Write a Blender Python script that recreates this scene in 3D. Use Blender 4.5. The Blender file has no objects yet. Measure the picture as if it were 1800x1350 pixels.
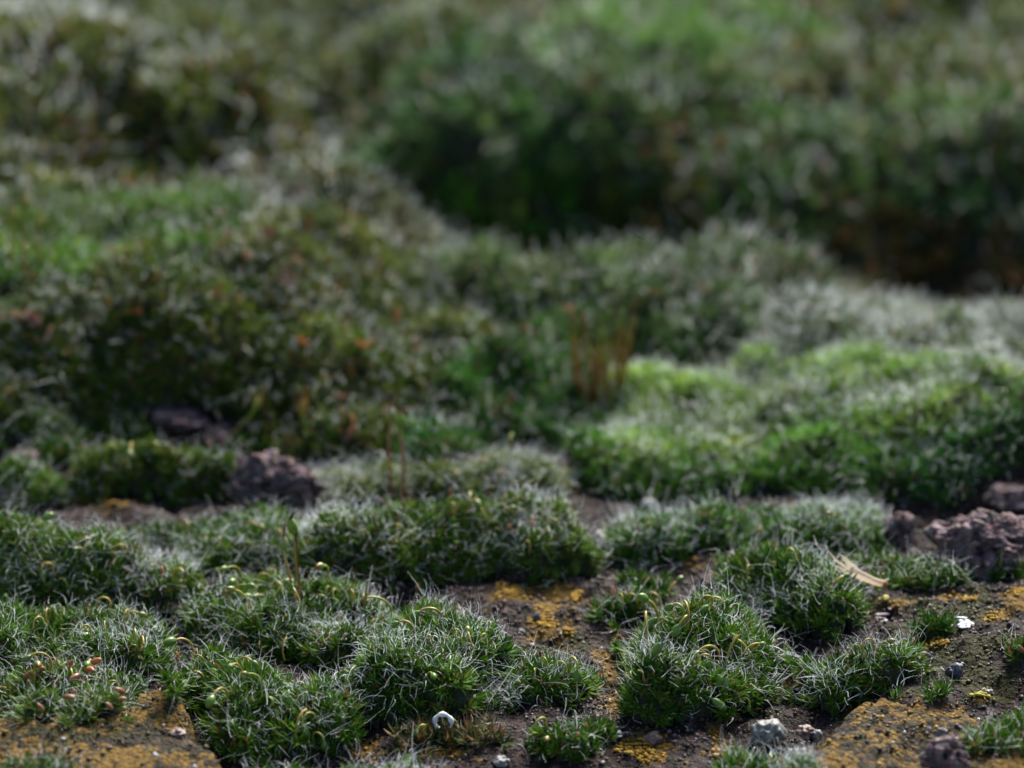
import bpy, math
import numpy as np

MM = 0.001                       # the code works in millimetres, Blender in metres
R = np.random.default_rng(7)
sc = bpy.context.scene

# ------------------------------------------------------------------ camera
CAM_H, PITCH, LENS = 152.0, math.radians(22.0), 100.0
FPX = 1800 * LENS / 36.0         # focal length in photograph pixels
cam_d = bpy.data.cameras.new("camera")
cam = bpy.data.objects.new("camera", cam_d)
sc.collection.objects.link(cam)
cam.location = (0, 0, CAM_H * MM)
cam.rotation_euler = (math.pi / 2 - PITCH, 0, 0)
cam_d.lens = LENS
cam_d.sensor_width = 36.0
cam_d.clip_start = 0.01
cam_d.clip_end = 100.0
cam_d.dof.use_dof = True
cam_d.dof.focus_distance = 0.326
cam_d.dof.aperture_fstop = 19.0
sc.camera = cam

# ------------------------------------------------------------------ sky and sun
SUN_EL, SUN_ROT = math.radians(43), math.radians(20)
world = bpy.data.worlds.new("World")
sc.world = world
world.use_nodes = True
wn = world.node_tree
wn.nodes.clear()
sky = wn.nodes.new("ShaderNodeTexSky")
sky.sky_type = 'NISHITA'
sky.sun_disc = False
sky.sun_elevation = SUN_EL
sky.sun_rotation = SUN_ROT
sky.air_density = 1.0
sky.dust_density = 0.6
sky.ozone_density = 1.0
bg = wn.nodes.new("ShaderNodeBackground")
bg.inputs[1].default_value = 0.05
wo = wn.nodes.new("ShaderNodeOutputWorld")
wn.links.new(sky.outputs[0], bg.inputs[0])
wn.links.new(bg.outputs[0], wo.inputs[0])
sun_d = bpy.data.lights.new("sun", 'SUN')
sun_d.energy = 3.4
sun_d.angle = math.radians(30)
sun_d.color = (1.0, 0.95, 0.87)
sun = bpy.data.objects.new("sun", sun_d)
sc.collection.objects.link(sun)
sun.rotation_euler = (math.pi / 2 - SUN_EL, 0, math.pi - SUN_ROT)
sc.view_settings.view_transform = 'Standard'
sc.view_settings.look = 'None'
sc.view_settings.exposure = 1.75
sc.view_settings.gamma = 1.0
sc.cycles.use_denoising = True
sc.cycles.max_bounces = 5
sc.cycles.diffuse_bounces = 2
sc.cycles.transparent_max_bounces = 8

# ------------------------------------------------------------------ pixel rays
CP, SP = math.cos(PITCH), math.sin(PITCH)
def ray(px, py):
    a = (np.asarray(px, float) - 900) / FPX
    b = (675 - np.asarray(py, float)) / FPX
    return a, CP + b * SP, -SP + b * CP
def at_depth(px, py, Y):
    dx, dy, dz = ray(px, py)
    t = Y / dy
    return dx * t, Y, CAM_H + dz * t
def to_pixel(x, y, z):
    dep = y * CP - (z - CAM_H) * SP
    up = y * SP + (z - CAM_H) * CP
    return 900 + FPX * x / dep, 675 - FPX * up / dep

# ------------------------------------------------------------------ noise
PERM = R.permutation(65536).astype(np.int64)
def hsh(ix, iy, iz, s):
    h = PERM[(ix * 1619 + s * 7919) & 65535]
    h = PERM[(h + iy * 31337) & 65535]
    return PERM[(h + iz * 6971) & 65535] / 65535.0
def vnoise(x, y, z=0.0, s=0):
    x, y, z = np.broadcast_arrays(np.asarray(x, float), np.asarray(y, float), np.asarray(z, float))
    ix, iy, iz = np.floor(x).astype(np.int64), np.floor(y).astype(np.int64), np.floor(z).astype(np.int64)
    fx, fy, fz = x - ix, y - iy, z - iz
    fx, fy, fz = [f * f * (3 - 2 * f) for f in (fx, fy, fz)]
    r = 0
    for a in (0, 1):
        for b in (0, 1):
            for c in ((0, 1) if np.any(fz) else (0,)):
                w = (fx if a else 1 - fx) * (fy if b else 1 - fy) * (fz if c else 1 - fz)
                r = r + w * hsh(ix + a, iy + b, iz + c, s)
    return r * 2 - 1
def fbm(x, y, z=0.0, s=0, o=4, g=0.5):
    r, a, f = 0, 1.0, 1.0
    for k in range(o):
        r = r + a * vnoise(x * f + 13.7 * k, y * f - 7.1 * k, np.asarray(z) * f, s + k)
        a *= g; f *= 2.03
    return r
def worley(x, y, s=0):
    ix, iy = np.floor(x).astype(np.int64), np.floor(y).astype(np.int64)
    d1 = np.full(np.shape(x), 9.0)
    for a in (-1, 0, 1):
        for b in (-1, 0, 1):
            cx = ix + a + hsh(ix + a, iy + b, 0, s)
            cy = iy + b + hsh(ix + a, iy + b, 1, s)
            d1 = np.minimum(d1, np.hypot(x - cx, y - cy))
    return d1

# ------------------------------------------------------------------ terrain heights
CTRL = []
cols = {
 60:  [(790,350),(700,357),(600,364),(500,373),(420,388),(330,425),(250,450),(190,458),(120,472),(80,486),(20,575)],
 300: [(790,352),(700,359),(600,366),(500,376),(400,398),(330,428),(290,449),(200,456),(130,470),(70,488),(20,575)],
 500: [(790,352),(700,360),(600,368),(500,379),(400,402),(350,420),(290,446),(220,456),(150,470),(100,550)],
 620: [(780,353),(650,365),(520,379),(420,402),(370,415),(310,428),(200,528),(100,545),(30,585)],
 740: [(770,355),(650,370),(550,388),(470,405),(430,470),(390,483),(340,486),(300,489),(250,495),(180,506),(120,518),(60,560),(0,610)],
 900: [(770,354),(650,375),(550,395),(450,412),(410,483),(350,487),(300,490),(250,495),(150,510),(100,515),(50,570),(0,620)],
 1050:[(860,342),(750,358),(650,377),(550,396),(450,412),(410,482),(350,486),(300,489),(250,495),(180,506),(110,530),(40,580)],
 1200:[(870,342),(750,357),(650,374),(550,394),(450,414),(425,418),(405,480),(350,485),(300,489),(200,507),(130,525),(60,560),(0,610)],
 1360:[(880,340),(780,355),(680,372),(580,392),(500,408),(430,422),(400,479),(340,485),(300,489),(220,505),(130,528),(60,560),(0,610)],
 1500:[(890,338),(780,351),(650,373),(550,394),(505,404),(480,476),(400,481),(330,486),(290,491),(230,504),(150,530),(80,560),(0,605)],
 1640:[(890,337),(780,346),(650,367),(590,382),(555,393),(510,475),(400,481),(330,486),(290,491),(230,504),(150,532),(80,565),(0,605)],
 1760:[(870,338),(780,345),(700,357),(620,376),(578,388),(520,474),(400,481),(330,486),(290,491),(220,502),(100,550),(0,610)],
}
for px, L in cols.items():
    for py, Y in L:
        CTRL.append(at_depth(px, py, Y))
for px, src in ((-350, 60), (-800, 60), (2200, 1760), (2700, 1760)):
    for py, Y in cols[src]:
        x, _, _ = at_depth(px, py, Y)
        CTRL.append((x, Y, at_depth(src, py, Y)[2] * (0.8 if abs(px - 900) > 1500 else 1)))
for x in (-110, -70, -35, 0, 35):
    for Y in (250, 275, 300, 325):
        CTRL.append((x, Y, 0.0))
for Y, z in ((250, 0.5), (275, 2.0), (292, 3.2), (304, 3.0), (316, 0.4), (326, -1.5)):
    for x in (52, 72, 105):
        CTRL.append((x, Y, z))
for x, Y, z in ((-14, 455, -12), (0, 450, -16), (20, 448, -17), (40, 446, -18), (62, 440, -20), (85, 436, -20), (110, 436, -20), (0, 475, -16), (30, 475, -17), (60, 470, -20), (90, 468, -22),
                (-30, 470, -12), (-48, 505, -8), (-35, 490, -10), (-22, 440, 1)):
    CTRL.append((x, Y, z))
for x in (-400, -200, 0, 200, 400):
    for Y in (720, 1000):
        CTRL.append((x, Y, -4 if Y < 900 else 0))
    CTRL.append((x, 60, -5)); 
CTRL = np.array(CTRL, float)
RC = 10.0
def kern(d2): return np.sqrt(d2 + RC * RC)
_d2 = ((CTRL[:, None, :2] - CTRL[None, :, :2]) ** 2).sum(-1)
_n = len(CTRL)
_A = np.zeros((_n + 1, _n + 1)); _A[:_n, :_n] = kern(_d2) - np.eye(_n) * 1.5; _A[:_n, _n] = 1; _A[_n, :_n] = 1
_W = np.linalg.solve(_A, np.append(CTRL[:, 2], 0))
def rbf(x, y):
    x, y = np.asarray(x, float), np.asarray(y, float)
    sh = x.shape; x, y = x.ravel(), y.ravel(); out = np.empty(len(x))
    for i in range(0, len(x), 40000):
        d2 = (x[i:i+40000, None] - CTRL[None, :, 0]) ** 2 + (y[i:i+40000, None] - CTRL[None, :, 1]) ** 2
        out[i:i+40000] = kern(d2) @ _W[:_n] + _W[_n]
    return out.reshape(sh)

STEP = 0.6
GX = np.arange(-190, 190 + STEP, STEP); GY = np.arange(225, 760 + STEP, STEP)
MX, MY = np.meshgrid(GX, GY)
_cx, _cy = np.meshgrid(np.arange(-190, 194, 3.0), np.arange(225, 764, 3.0))
_cz = rbf(_cx, _cy)
def bilin(Z, x0, y0, st, x, y):
    u = np.clip((np.asarray(x, float) - x0) / st, 0, Z.shape[1] - 1.001); v = np.clip((np.asarray(y, float) - y0) / st, 0, Z.shape[0] - 1.001)
    i, j = u.astype(int), v.astype(int); u, v = u - i, v - j
    return (Z[j, i] * (1-u) + Z[j, i+1] * u) * (1-v) + (Z[j+1, i] * (1-u) + Z[j+1, i+1] * u) * v
Zb = bilin(_cz, -190, 225, 3.0, MX, MY)
def fade(v, a, b): 
    t = np.clip((v - a) / (b - a), 0, 1); return t * t * (3 - 2 * t)
def rough(x, y):                  # uneven stone: lumps, crumbs, and larger lumps further back
    far = fade(y, 350, 380)
    near = fade(347 - y, 0, 10)
    return (0.9 * fbm(x / 11, y / 11, s=3, o=4) + far * 3.0 * fbm(x / 19, y / 19, s=9, o=3)
            + near * (0.65 * (0.45 - worley(x / 2.3, y / 2.3, 42)) + 0.8 * fbm(x / 3.4, y / 3.4, s=45, o=2)))
Zb = Zb - 5.2 * fade(MY, 347, 360)          # the bank shapes above are the top of the moss, not the stone under it
Zr = Zb + rough(MX, MY)
def zrock(x, y): return bilin(Zr, GX[0], GY[0], STEP, x, y)
def march(px, py, Zmap, lift=0.0):
    """first point where the ray through a photo pixel meets a height map"""
    px, py = np.atleast_1d(np.asarray(px, float)), np.atleast_1d(np.asarray(py, float))
    dx, dy, dz = ray(px, py)
    Y = np.full(px.shape, 228.0); hit = np.zeros(px.shape, bool); lift = np.broadcast_to(np.asarray(lift, float), px.shape)
    for _ in range(1100):
        t = Y / dy
        z = CAM_H + dz * t
        hit |= z <= bilin(Zmap, GX[0], GY[0], STEP, dx * t, Y) + lift
        if hit.all(): break
        Y = np.where(hit, Y, Y + 0.45)
    t = Y / dy
    return dx * t, Y, CAM_H + dz * t

# hollows seen dark in the far part of the bank
for px, py, dep, rad in ((1580, 70, 18, 13), (1055, 90, 10, 7), (590, 40, 12, 10), (1730, 40, 9, 9), (860, 25, 7, 10), (360, 262, 7, 8), (150, 255, 6, 9), (250, 270, 6, 7), (640, 260, 7, 9), (680, 330, 7, 8), (1000, 380, 5, 9), (520, 330, 4, 6), (60, 120, 4, 7)):
    x, y, z = march(px, py, Zr, 5.0)
    Zr -= dep * np.exp(-((MX - x[0]) ** 2 + (MY - y[0]) ** 2) / rad ** 2)

# ------------------------------------------------------------------ mesh helpers
C = sc.collection
def mesh_from(name, V, F, mat, col=None, smooth=False):
    """V (n,3) in mm, F (m,3) or list of arrays; fast mesh from numpy"""
    me = bpy.data.meshes.new(name)
    V = np.asarray(V, np.float32) * MM; F = np.asarray(F, np.int32)
    k = F.shape[1]
    me.vertices.add(len(V)); me.vertices.foreach_set("co", V.ravel())
    me.loops.add(F.size); me.loops.foreach_set("vertex_index", F.ravel())
    me.polygons.add(len(F)); me.polygons.foreach_set("loop_start", np.arange(0, F.size, k, dtype=np.int32))
    me.polygons.foreach_set("loop_total", np.full(len(F), k, np.int32))
    if smooth: me.polygons.foreach_set("use_smooth", np.ones(len(F), bool))
    if col is not None:
        a = me.color_attributes.new("tint", 'FLOAT_COLOR', 'POINT')
        c = np.ones((len(V), 4), np.float32); c[:, :3] = col
        a.data.foreach_set("color", c.ravel())
    me.update(calc_edges=True)
    if mat: me.materials.append(mat)
    return me
def obj(name, me, parent=None, loc=None, kind=None):
    o = bpy.data.objects.new(name, me); C.objects.link(o)
    if loc is not None: o.location = [float(v) * MM for v in loc]
    if parent is not None: o.parent = parent
    if kind: o["kind"] = kind
    return o
def tag(o, label, cat, group=None):
    o["label"] = label; o["category"] = cat
    if group: o["group"] = group
    return o
def thing(name, loc, label, cat, group=None):
    return tag(obj(name, None, None, loc), label, cat, group)
def grid_faces(mask):
    """quads of a regular grid where all four corners are in mask -> (faces, vertex ids)"""
    ny, nx = mask.shape
    q = mask[:-1, :-1] & mask[1:, :-1] & mask[:-1, 1:] & mask[1:, 1:]
    j, i = np.nonzero(q); a = j * nx + i
    F = np.stack([a, a + 1, a + nx + 1, a + nx], 1)
    used, inv = np.unique(F, return_inverse=True)
    return inv.reshape(F.shape), used
def tube(pts, rad, sides=6, cap=True):
    pts = np.asarray(pts, float); rad = np.broadcast_to(np.asarray(rad, float), (len(pts),))
    tan = np.gradient(pts, axis=0); tan /= np.linalg.norm(tan, axis=1)[:, None] + 1e-9
    ref = np.array([0.31, 0.77, 0.55]); n = np.cross(tan, ref); n /= np.linalg.norm(n, axis=1)[:, None] + 1e-9
    b = np.cross(tan, n); th = np.arange(sides) * 2 * math.pi / sides
    V = (pts[:, None] + rad[:, None, None] * (np.cos(th)[None, :, None] * n[:, None] + np.sin(th)[None, :, None] * b[:, None])).reshape(-1, 3)
    F = []
    for k in range(len(pts) - 1):
        for s in range(sides):
            s2 = (s + 1) % sides
            a, b_, c, d = k*sides+s, k*sides+s2, (k+1)*sides+s2, (k+1)*sides+s
            F += [(a, b_, c), (a, c, d)]
    return V, np.array(F)
def join(parts):
    Vs, Fs, Cs, n = [], [], [], 0
    for V, F, c in parts:
        V = np.asarray(V, float)
        Vs.append(V); Fs.append(np.asarray(F) + n); n += len(V)
        Cs.append(np.broadcast_to(np.asarray(c, float), (len(V), 3)))
    return np.concatenate(Vs), np.concatenate(Fs), np.concatenate(Cs)
_t = (1 + 5 ** .5) / 2
ICO_V = np.array([(-1,_t,0),(1,_t,0),(-1,-_t,0),(1,-_t,0),(0,-1,_t),(0,1,_t),(0,-1,-_t),(0,1,-_t),(_t,0,-1),(_t,0,1),(-_t,0,-1),(-_t,0,1)], float)
ICO_V /= np.linalg.norm(ICO_V[0])
ICO_F = np.array([(0,11,5),(0,5,1),(0,1,7),(0,7,10),(0,10,11),(1,5,9),(5,11,4),(11,10,2),(10,7,6),(7,1,8),(3,9,4),(3,4,2),(3,2,6),(3,6,8),(3,8,9),(4,9,5),(2,4,11),(6,2,10),(8,6,7),(9,8,1)])
OCT_V = np.array([(1,0,0),(-1,0,0),(0,1,0),(0,-1,0),(0,0,1),(0,0,-1)], float)
OCT_F = np.array([(0,2,4),(2,1,4),(1,3,4),(3,0,4),(2,0,5),(1,2,5),(3,1,5),(0,3,5)])
def subdiv(V, F):
    V = list(map(tuple, V)); cache = {}; out = []
    def mid(a, b):
        k = (min(a, b), max(a, b))
        if k not in cache:
            m = (np.array(V[a]) + np.array(V[b])) / 2; V.append(tuple(m / np.linalg.norm(m))); cache[k] = len(V) - 1
        return cache[k]
    for a, b, c in F:
        ab, bc, ca = mid(a, b), mid(b, c), mid(c, a)
        out += [(a, ab, ca), (b, bc, ab), (c, ca, bc), (ab, bc, ca)]
    return np.array(V), np.array(out)
SPH = {0: (ICO_V, ICO_F)}
for k in range(1, 6): SPH[k] = subdiv(*SPH[k-1])

# ------------------------------------------------------------------ materials
def new_mat(name):
    m = bpy.data.materials.new(name); m.use_nodes = True
    nt = m.node_tree; nt.nodes.clear()
    return m, nt, nt.nodes.new("ShaderNodeOutputMaterial")
def nd(nt, t, **kw):
    n = nt.nodes.new(t)
    for k, v in kw.items(): setattr(n, k, v)
    return n
def plant_mat(name, transl, rough_, spec, vary=0.25, gain=1.0):
    m, nt, out = new_mat(name); L = nt.links.new
    at = nd(nt, "ShaderNodeAttribute", attribute_name="tint")
    tc = nd(nt, "ShaderNodeTexCoord"); no = nd(nt, "ShaderNodeTexNoise"); no.inputs["Scale"].default_value = 900.0; no.inputs["Detail"].default_value = 3
    L(tc.outputs["Object"], no.inputs["Vector"])
    mr = nd(nt, "ShaderNodeMapRange"); mr.inputs[3].default_value = (1 - vary) * gain; mr.inputs[4].default_value = (1 + vary) * gain
    L(no.outputs["Fac"], mr.inputs[0])
    mx = nd(nt, "ShaderNodeVectorMath", operation='SCALE'); L(at.outputs["Color"], mx.inputs[0]); L(mr.outputs[0], mx.inputs["Scale"])
    p = nd(nt, "ShaderNodeBsdfPrincipled"); p.inputs["Roughness"].default_value = rough_; p.inputs["Specular IOR Level"].default_value = spec
    L(mx.outputs[0], p.inputs["Base Color"])
    t = nd(nt, "ShaderNodeBsdfTranslucent"); L(mx.outputs[0], t.inputs["Color"])
    ms = nd(nt, "ShaderNodeMixShader"); ms.inputs[0].default_value = transl
    L(p.outputs[0], ms.inputs[1]); L(t.outputs[0], ms.inputs[2]); L(ms.outputs[0], out.inputs[0])
    return m
M_LEAF = plant_mat("moss_leaf", 0.2, 0.5, 0.13, 0.3)
M_HAIR = plant_mat("moss_hair_point", 0.35, 0.35, 0.5, 0.1)
M_STALK = plant_mat("seta_and_capsule", 0.2, 0.35, 0.5, 0.2)
M_STRAW = plant_mat("dry_husk", 0.25, 0.55, 0.3, 0.18)
def body_mat():
    m, nt, out = new_mat("moss_underlayer"); L = nt.links.new
    tc = nd(nt, "ShaderNodeTexCoord"); no = nd(nt, "ShaderNodeTexNoise"); no.inputs["Scale"].default_value = 700; no.inputs["Detail"].default_value = 5
    L(tc.outputs["Object"], no.inputs["Vector"])
    r = nd(nt, "ShaderNodeValToRGB"); r.color_ramp.elements[0].color = (0.008, 0.011, 0.004, 1); r.color_ramp.elements[1].color = (0.03, 0.04, 0.012, 1)  # near-black colour puts deep shade into the gaps between shoots
    r.color_ramp.elements[0].position = .35; r.color_ramp.elements[1].position = .7
    L(no.outputs["Fac"], r.inputs[0])
    p = nd(nt, "ShaderNodeBsdfPrincipled"); p.inputs["Roughness"].default_value = 0.9; L(r.outputs[0], p.inputs["Base Color"])
    b = nd(nt, "ShaderNodeBump"); b.inputs["Distance"].default_value = 0.0006; L(no.outputs["Fac"], b.inputs["Height"]); L(b.outputs[0], p.inputs["Normal"])
    L(p.outputs[0], out.inputs[0]); return m
M_BODY = body_mat()
def rock_mat(name, dark, mid, light, lichen, cover, scale=1.0):
    """granular stone; 'tint'.r carries where golden lichen grows, .g olive film"""
    m, nt, out = new_mat(name); L = nt.links.new
    tc = nd(nt, "ShaderNodeTexCoord"); P = tc.outputs["Object"]
    def noise(s, d=6, r=.6):
        n = nd(nt, "ShaderNodeTexNoise"); n.inputs["Scale"].default_value = s * scale; n.inputs["Detail"].default_value = d; n.inputs["Roughness"].default_value = r
        L(P, n.inputs["Vector"]); return n.outputs["Fac"]
    big, fine, mid_n = noise(140), noise(2600, 3), noise(620, 5)
    vo = nd(nt, "ShaderNodeTexVoronoi"); vo.inputs["Scale"].default_value = 1500 * scale; L(P, vo.inputs["Vector"])
    r = nd(nt, "ShaderNodeValToRGB"); e = r.color_ramp.elements
    e[0].color = (*dark, 1); e[0].position = .3; e[1].color = (*light, 1); e[1].position = .74
    k = e.new(.52); k.color = (*mid, 1)
    L(mid_n, r.inputs[0])
    # grains of different stone
    gr = nd(nt, "ShaderNodeMix", data_type='RGBA', blend_type='OVERLAY'); gr.inputs[0].default_value = 0.9
    bw = nd(nt, "ShaderNodeHueSaturation"); bw.inputs["Saturation"].default_value = 0.25; L(vo.outputs["Color"], bw.inputs["Color"])
    L(r.outputs[0], gr.inputs[6]); L(bw.outputs[0], gr.inputs[7])
    at = nd(nt, "ShaderNodeAttribute", attribute_name="tint"); sx = nd(nt, "ShaderNodeSeparateColor"); L(at.outputs["Color"], sx.inputs[0])
    def mask(src, nz, lo, hi):
        a = nd(nt, "ShaderNodeMath", operation='ADD'); L(src, a.inputs[0]); L(nz, a.inputs[1])
        mm = nd(nt, "ShaderNodeMapRange"); mm.inputs[1].default_value = lo; mm.inputs[2].default_value = hi; L(a.outputs[0], mm.inputs[0]); return mm.outputs[0]
    olive = nd(nt, "ShaderNodeMix", data_type='RGBA'); olive.inputs[7].default_value = (0.03, 0.029, 0.007, 1)
    L(mask(sx.outputs[1], mid_n, 0.85, 1.25), olive.inputs[0]); L(gr.outputs[2], olive.inputs[6])
    li = nd(nt, "ShaderNodeValToRGB"); li.color_ramp.elements[0].color = (*lichen[0], 1); li.color_ramp.elements[1].color = (*lichen[1], 1)
    li.color_ramp.elements[0].position = .3; li.color_ramp.elements[1].position = .7; L(fine, li.inputs[0])
    sc2 = nd(nt, "ShaderNodeSeparateColor"); L(vo.outputs["Color"], sc2.inputs[0])
    mid_h = nd(nt, "ShaderNodeMath", operation='MULTIPLY'); L(mid_n, mid_h.inputs[0]); mid_h.inputs[1].default_value = .5
    cellm = nd(nt, "ShaderNodeMath", operation='MULTIPLY_ADD'); L(sc2.outputs[0], cellm.inputs[0]); cellm.inputs[1].default_value = .75; L(mid_h.outputs[0], cellm.inputs[2])
    gold = nd(nt, "ShaderNodeMix", data_type='RGBA'); L(mask(sx.outputs[0], cellm.outputs[0], cover, cover + .12), gold.inputs[0]); L(olive.outputs[2], gold.inputs[6]); L(li.outputs[0], gold.inputs[7])
    p = nd(nt, "ShaderNodeBsdfPrincipled"); p.inputs["Roughness"].default_value = 0.75; p.inputs["Specular IOR Level"].default_value = 0.16
    L(gold.outputs[2], p.inputs["Base Color"])
    h = nd(nt, "ShaderNodeMath", operation='MULTIPLY_ADD'); L(vo.outputs["Distance"], h.inputs[0]); h.inputs[1].default_value = -0.7; L(fine, h.inputs[2])
    b = nd(nt, "ShaderNodeBump"); b.inputs["Strength"].default_value = 1.0; b.inputs["Distance"].default_value = 0.0007; L(h.outputs[0], b.inputs["Height"]); L(b.outputs[0], p.inputs["Normal"])
    L(p.outputs[0], out.inputs[0]); return m
GOLD = ((0.07, 0.042, 0.009), (0.22, 0.125, 0.02))
M_GROUND = rock_mat("weathered_stone_ground", (0.006, 0.004, 0.0035), (0.020, 0.013, 0.011), (0.08, 0.055, 0.052), GOLD, 1.0)
M_SLAB = rock_mat("lichen_covered_rock", (0.008, 0.0055, 0.003), (0.028, 0.02, 0.01), (0.075, 0.055, 0.045), GOLD, 1.0)
M_LAVA = rock_mat("purple_grey_lava_stone", (0.04, 0.026, 0.026), (0.115, 0.08, 0.082), (0.25, 0.185, 0.19), GOLD, 3.0)
M_GRIT = plant_mat("grit", 0.0, 0.55, 0.25, 0.25)
M_CRUST = plant_mat("crust_lichen", 0.0, 0.8, 0.2, 0.12)

# ------------------------------------------------------------------ where golden and olive lichen grows on the stone
GOLD_SPOTS = [(905,1045,70,26),(975,1055,60,30),(960,1105,55,32),(1068,1180,40,50),(335,1050,36,26),(175,875,70,26),(690,1318,90,22),(780,1322,60,18),
  (1130,1320,70,32),(1255,1310,30,30),(1215,985,36,16),(1150,1195,30,20),(1390,1195,26,18),(1385,1140,14,14),(1600,1140,34,14),(1745,1085,34,12),(1570,1060,40,10),
  (1690,1050,60,12),(1730,1225,30,14),(1640,1265,70,30),(940,60,60,40),(1080,1240,26,22),(1440,1300,30,40),(1790,1050,40,20)]
OLIVE_SPOTS = [(1640,1110,190,90),(1700,1190,140,60),(1500,1250,60,40),(980,1150,90,50),(1300,1230,90,40)]
def spots(x, y, z, S, seed):
    px, py = to_pixel(x, y, z)
    wob = 0.55 * fbm(x / 3.2, y / 3.2, s=seed, o=3)
    m = np.zeros(np.shape(x))
    for cx, cy, rx, ry in S:
        m = np.maximum(m, 1.15 - np.hypot((px - cx) / rx, (py - cy) / ry) + wob)
    return np.clip(m, 0, 1)

# ------------------------------------------------------------------ rock slabs in the foreground
def inside(poly, x, y):
    r = np.zeros(np.shape(x), bool); n = len(poly)
    for i in range(n):
        x0, y0 = poly[i]; x1, y1 = poly[(i + 1) % n]
        c = ((y0 > y) != (y1 > y)) & (x < (x1 - x0) * (y - y0) / (y1 - y0 + 1e-12) + x0)
        r ^= c
    return r
def edge_dist(poly, x, y):
    d = np.full(np.shape(x), 1e9); n = len(poly)
    for i in range(n):
        ax, ay = poly[i]; bx, by = poly[(i + 1) % n]
        l2 = (bx-ax)**2 + (by-ay)**2 + 1e-12
        t = np.clip(((x-ax)*(bx-ax) + (y-ay)*(by-ay)) / l2, 0, 1)
        d = np.minimum(d, np.hypot(x - ax - t*(bx-ax), y - ay - t*(by-ay)))
    return d
def densify(P, k=3):
    P = np.asarray(P, float); out = []
    n = len(P)
    for i in range(n):                      # Catmull-Rom
        p0, p1, p2, p3 = P[i-1], P[i], P[(i+1) % n], P[(i+2) % n]
        for t in np.arange(k) / k:
            out.append(.5*((2*p1)+(-p0+p2)*t+(2*p0-5*p1+4*p2-p3)*t*t+(-p0+3*p1-3*p2+p3)*t**3))
    return np.array(out)

def build_slab(label, outline, h, seed, cover):
    global Zr
    px, py = np.array(outline, float).T
    x, y, _ = march(px, py, Zr, h)
    P = densify(np.stack([x, y], 1), 3)
    x0, y0 = P.min(0) - 1; x1, y1 = P.max(0) + 1
    st = 0.4
    gx, gy = np.meshgrid(np.arange(x0, x1, st), np.arange(y0, y1, st))
    d = edge_dist(P, gx, gy); d = np.where(inside(P, gx, gy), d, -d) + 0.7 * fbm(gx / 2.5, gy / 2.5, s=seed, o=3)
    base = zrock(gx, gy)
    smooth_base = bilin(_cz, -190, 225, 3.0, gx, gy)
    prof = np.clip(d / 1.3, 0, 1); prof = np.sqrt(np.clip(1 - (1 - prof) ** 2, 0, 1))
    top = smooth_base + h + 0.75 * fbm(gx / 7, gy / 7, s=seed + 5, o=4) + 0.22 * fbm(gx / 1.1, gy / 1.1, s=seed + 8, o=2) + 0.35 * (0.5 - worley(gx / 1.9, gy / 1.9, seed))
    z = np.where(d > 0, (base - 1.5) * (1 - prof) + top * prof, base - 1.5)
    mask = d > -1.0
    F, used = grid_faces(mask)
    V = np.stack([gx.ravel()[used], gy.ravel()[used], z.ravel()[used]], 1)
    c = np.array([V[:, 0].mean(), V[:, 1].mean(), zrock(V[:, 0].mean(), V[:, 1].mean())])
    tint = np.zeros((len(V), 3))
    tint[:, 0] = .8 * np.clip(cover + .06 + 0.6 * fbm(V[:, 0] / 5, V[:, 1] / 5, s=seed + 2, o=4), 0, 1)
    tint[:, 1] = np.clip(0.5 + 0.7 * fbm(V[:, 0] / 9, V[:, 1] / 9, s=seed + 4, o=3), 0, 1)
    me = mesh_from("rock", V - c, F, M_SLAB, tint, smooth=True)
    o = tag(obj("rock", me, None, c), label, "rock")
    ins = inside(P, MX, MY)
    dd = edge_dist(P, MX, MY); pr = np.sqrt(np.clip(1 - (1 - np.clip(dd / 1.3, 0, 1)) ** 2, 0, 1))
    Zr = np.where(ins, Zr * (1 - pr) + (Zb + h + 0.75 * fbm(MX / 7, MY / 7, s=seed + 5, o=4)) * pr, Zr)
    return o
Zground = Zr.copy()
build_slab("flat yellow lichen crusted rock in the bottom left corner",
  [(-90,1265),(0,1262),(80,1250),(160,1255),(225,1258),(248,1226),(300,1228),(332,1240),(345,1272),(378,1312),(405,1350),(440,1430),(300,1470),(-90,1470)], 4.6, 21, 0.52)
build_slab("peaked yellow and olive lichen rock in the bottom right corner",
  [(1395,1470),(1420,1330),(1440,1292),(1482,1246),(1545,1203),(1600,1205),(1645,1240),(1720,1262),(1800,1275),(1900,1290),(1900,1470)], 3.2, 22, 0.5)

# ------------------------------------------------------------------ ground sheet
def spaced(a, b, st, lo, hi, grow=1.16, mx=1e9):
    mid_ = list(np.arange(a, b + st * .5, st)); l, s = [], st
    v = a
    while v > lo: s = min(s * grow, mx); v -= s; l.append(v)
    r, s, v = [], st, b
    while v < hi: s = min(s * grow, mx); v += s; r.append(v)
    return np.array(l[::-1] + mid_ + r)
gxs = spaced(-66, 68, 0.45, -8000, 8000, 1.22)
gys = np.concatenate([-np.geomspace(9000, 1, 14), np.arange(20, 250, 12.0), np.arange(256, 338, 0.45), np.arange(338, 362, 1.0), np.arange(362, 640, 4.0), 640 * np.geomspace(1, 14, 30)])
gx, gy = np.meshgrid(gxs, gys)
inmap = (gx > -188) & (gx < 188) & (gy > 227) & (gy < 757)
z = np.where(inmap, bilin(Zground, GX[0], GY[0], STEP, gx, gy), 0)
edge = np.minimum(np.minimum(188 - np.abs(gx), gy - 227), 757 - gy)
z = z * fade(edge, 0, 20)
near = fade(345 - gy, 0, 10) * (np.abs(gx) < 75)
z = z + near * (0.10 * fbm(gx / .9, gy / .9, s=41, o=2) + 0.16 * (0.45 - worley(gx / .95, gy / .95, 43)))
F, used = grid_faces(np.ones(gx.shape, bool))
V = np.stack([gx.ravel(), gy.ravel(), z.ravel()], 1)
tint = np.zeros((len(V), 3))
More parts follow.
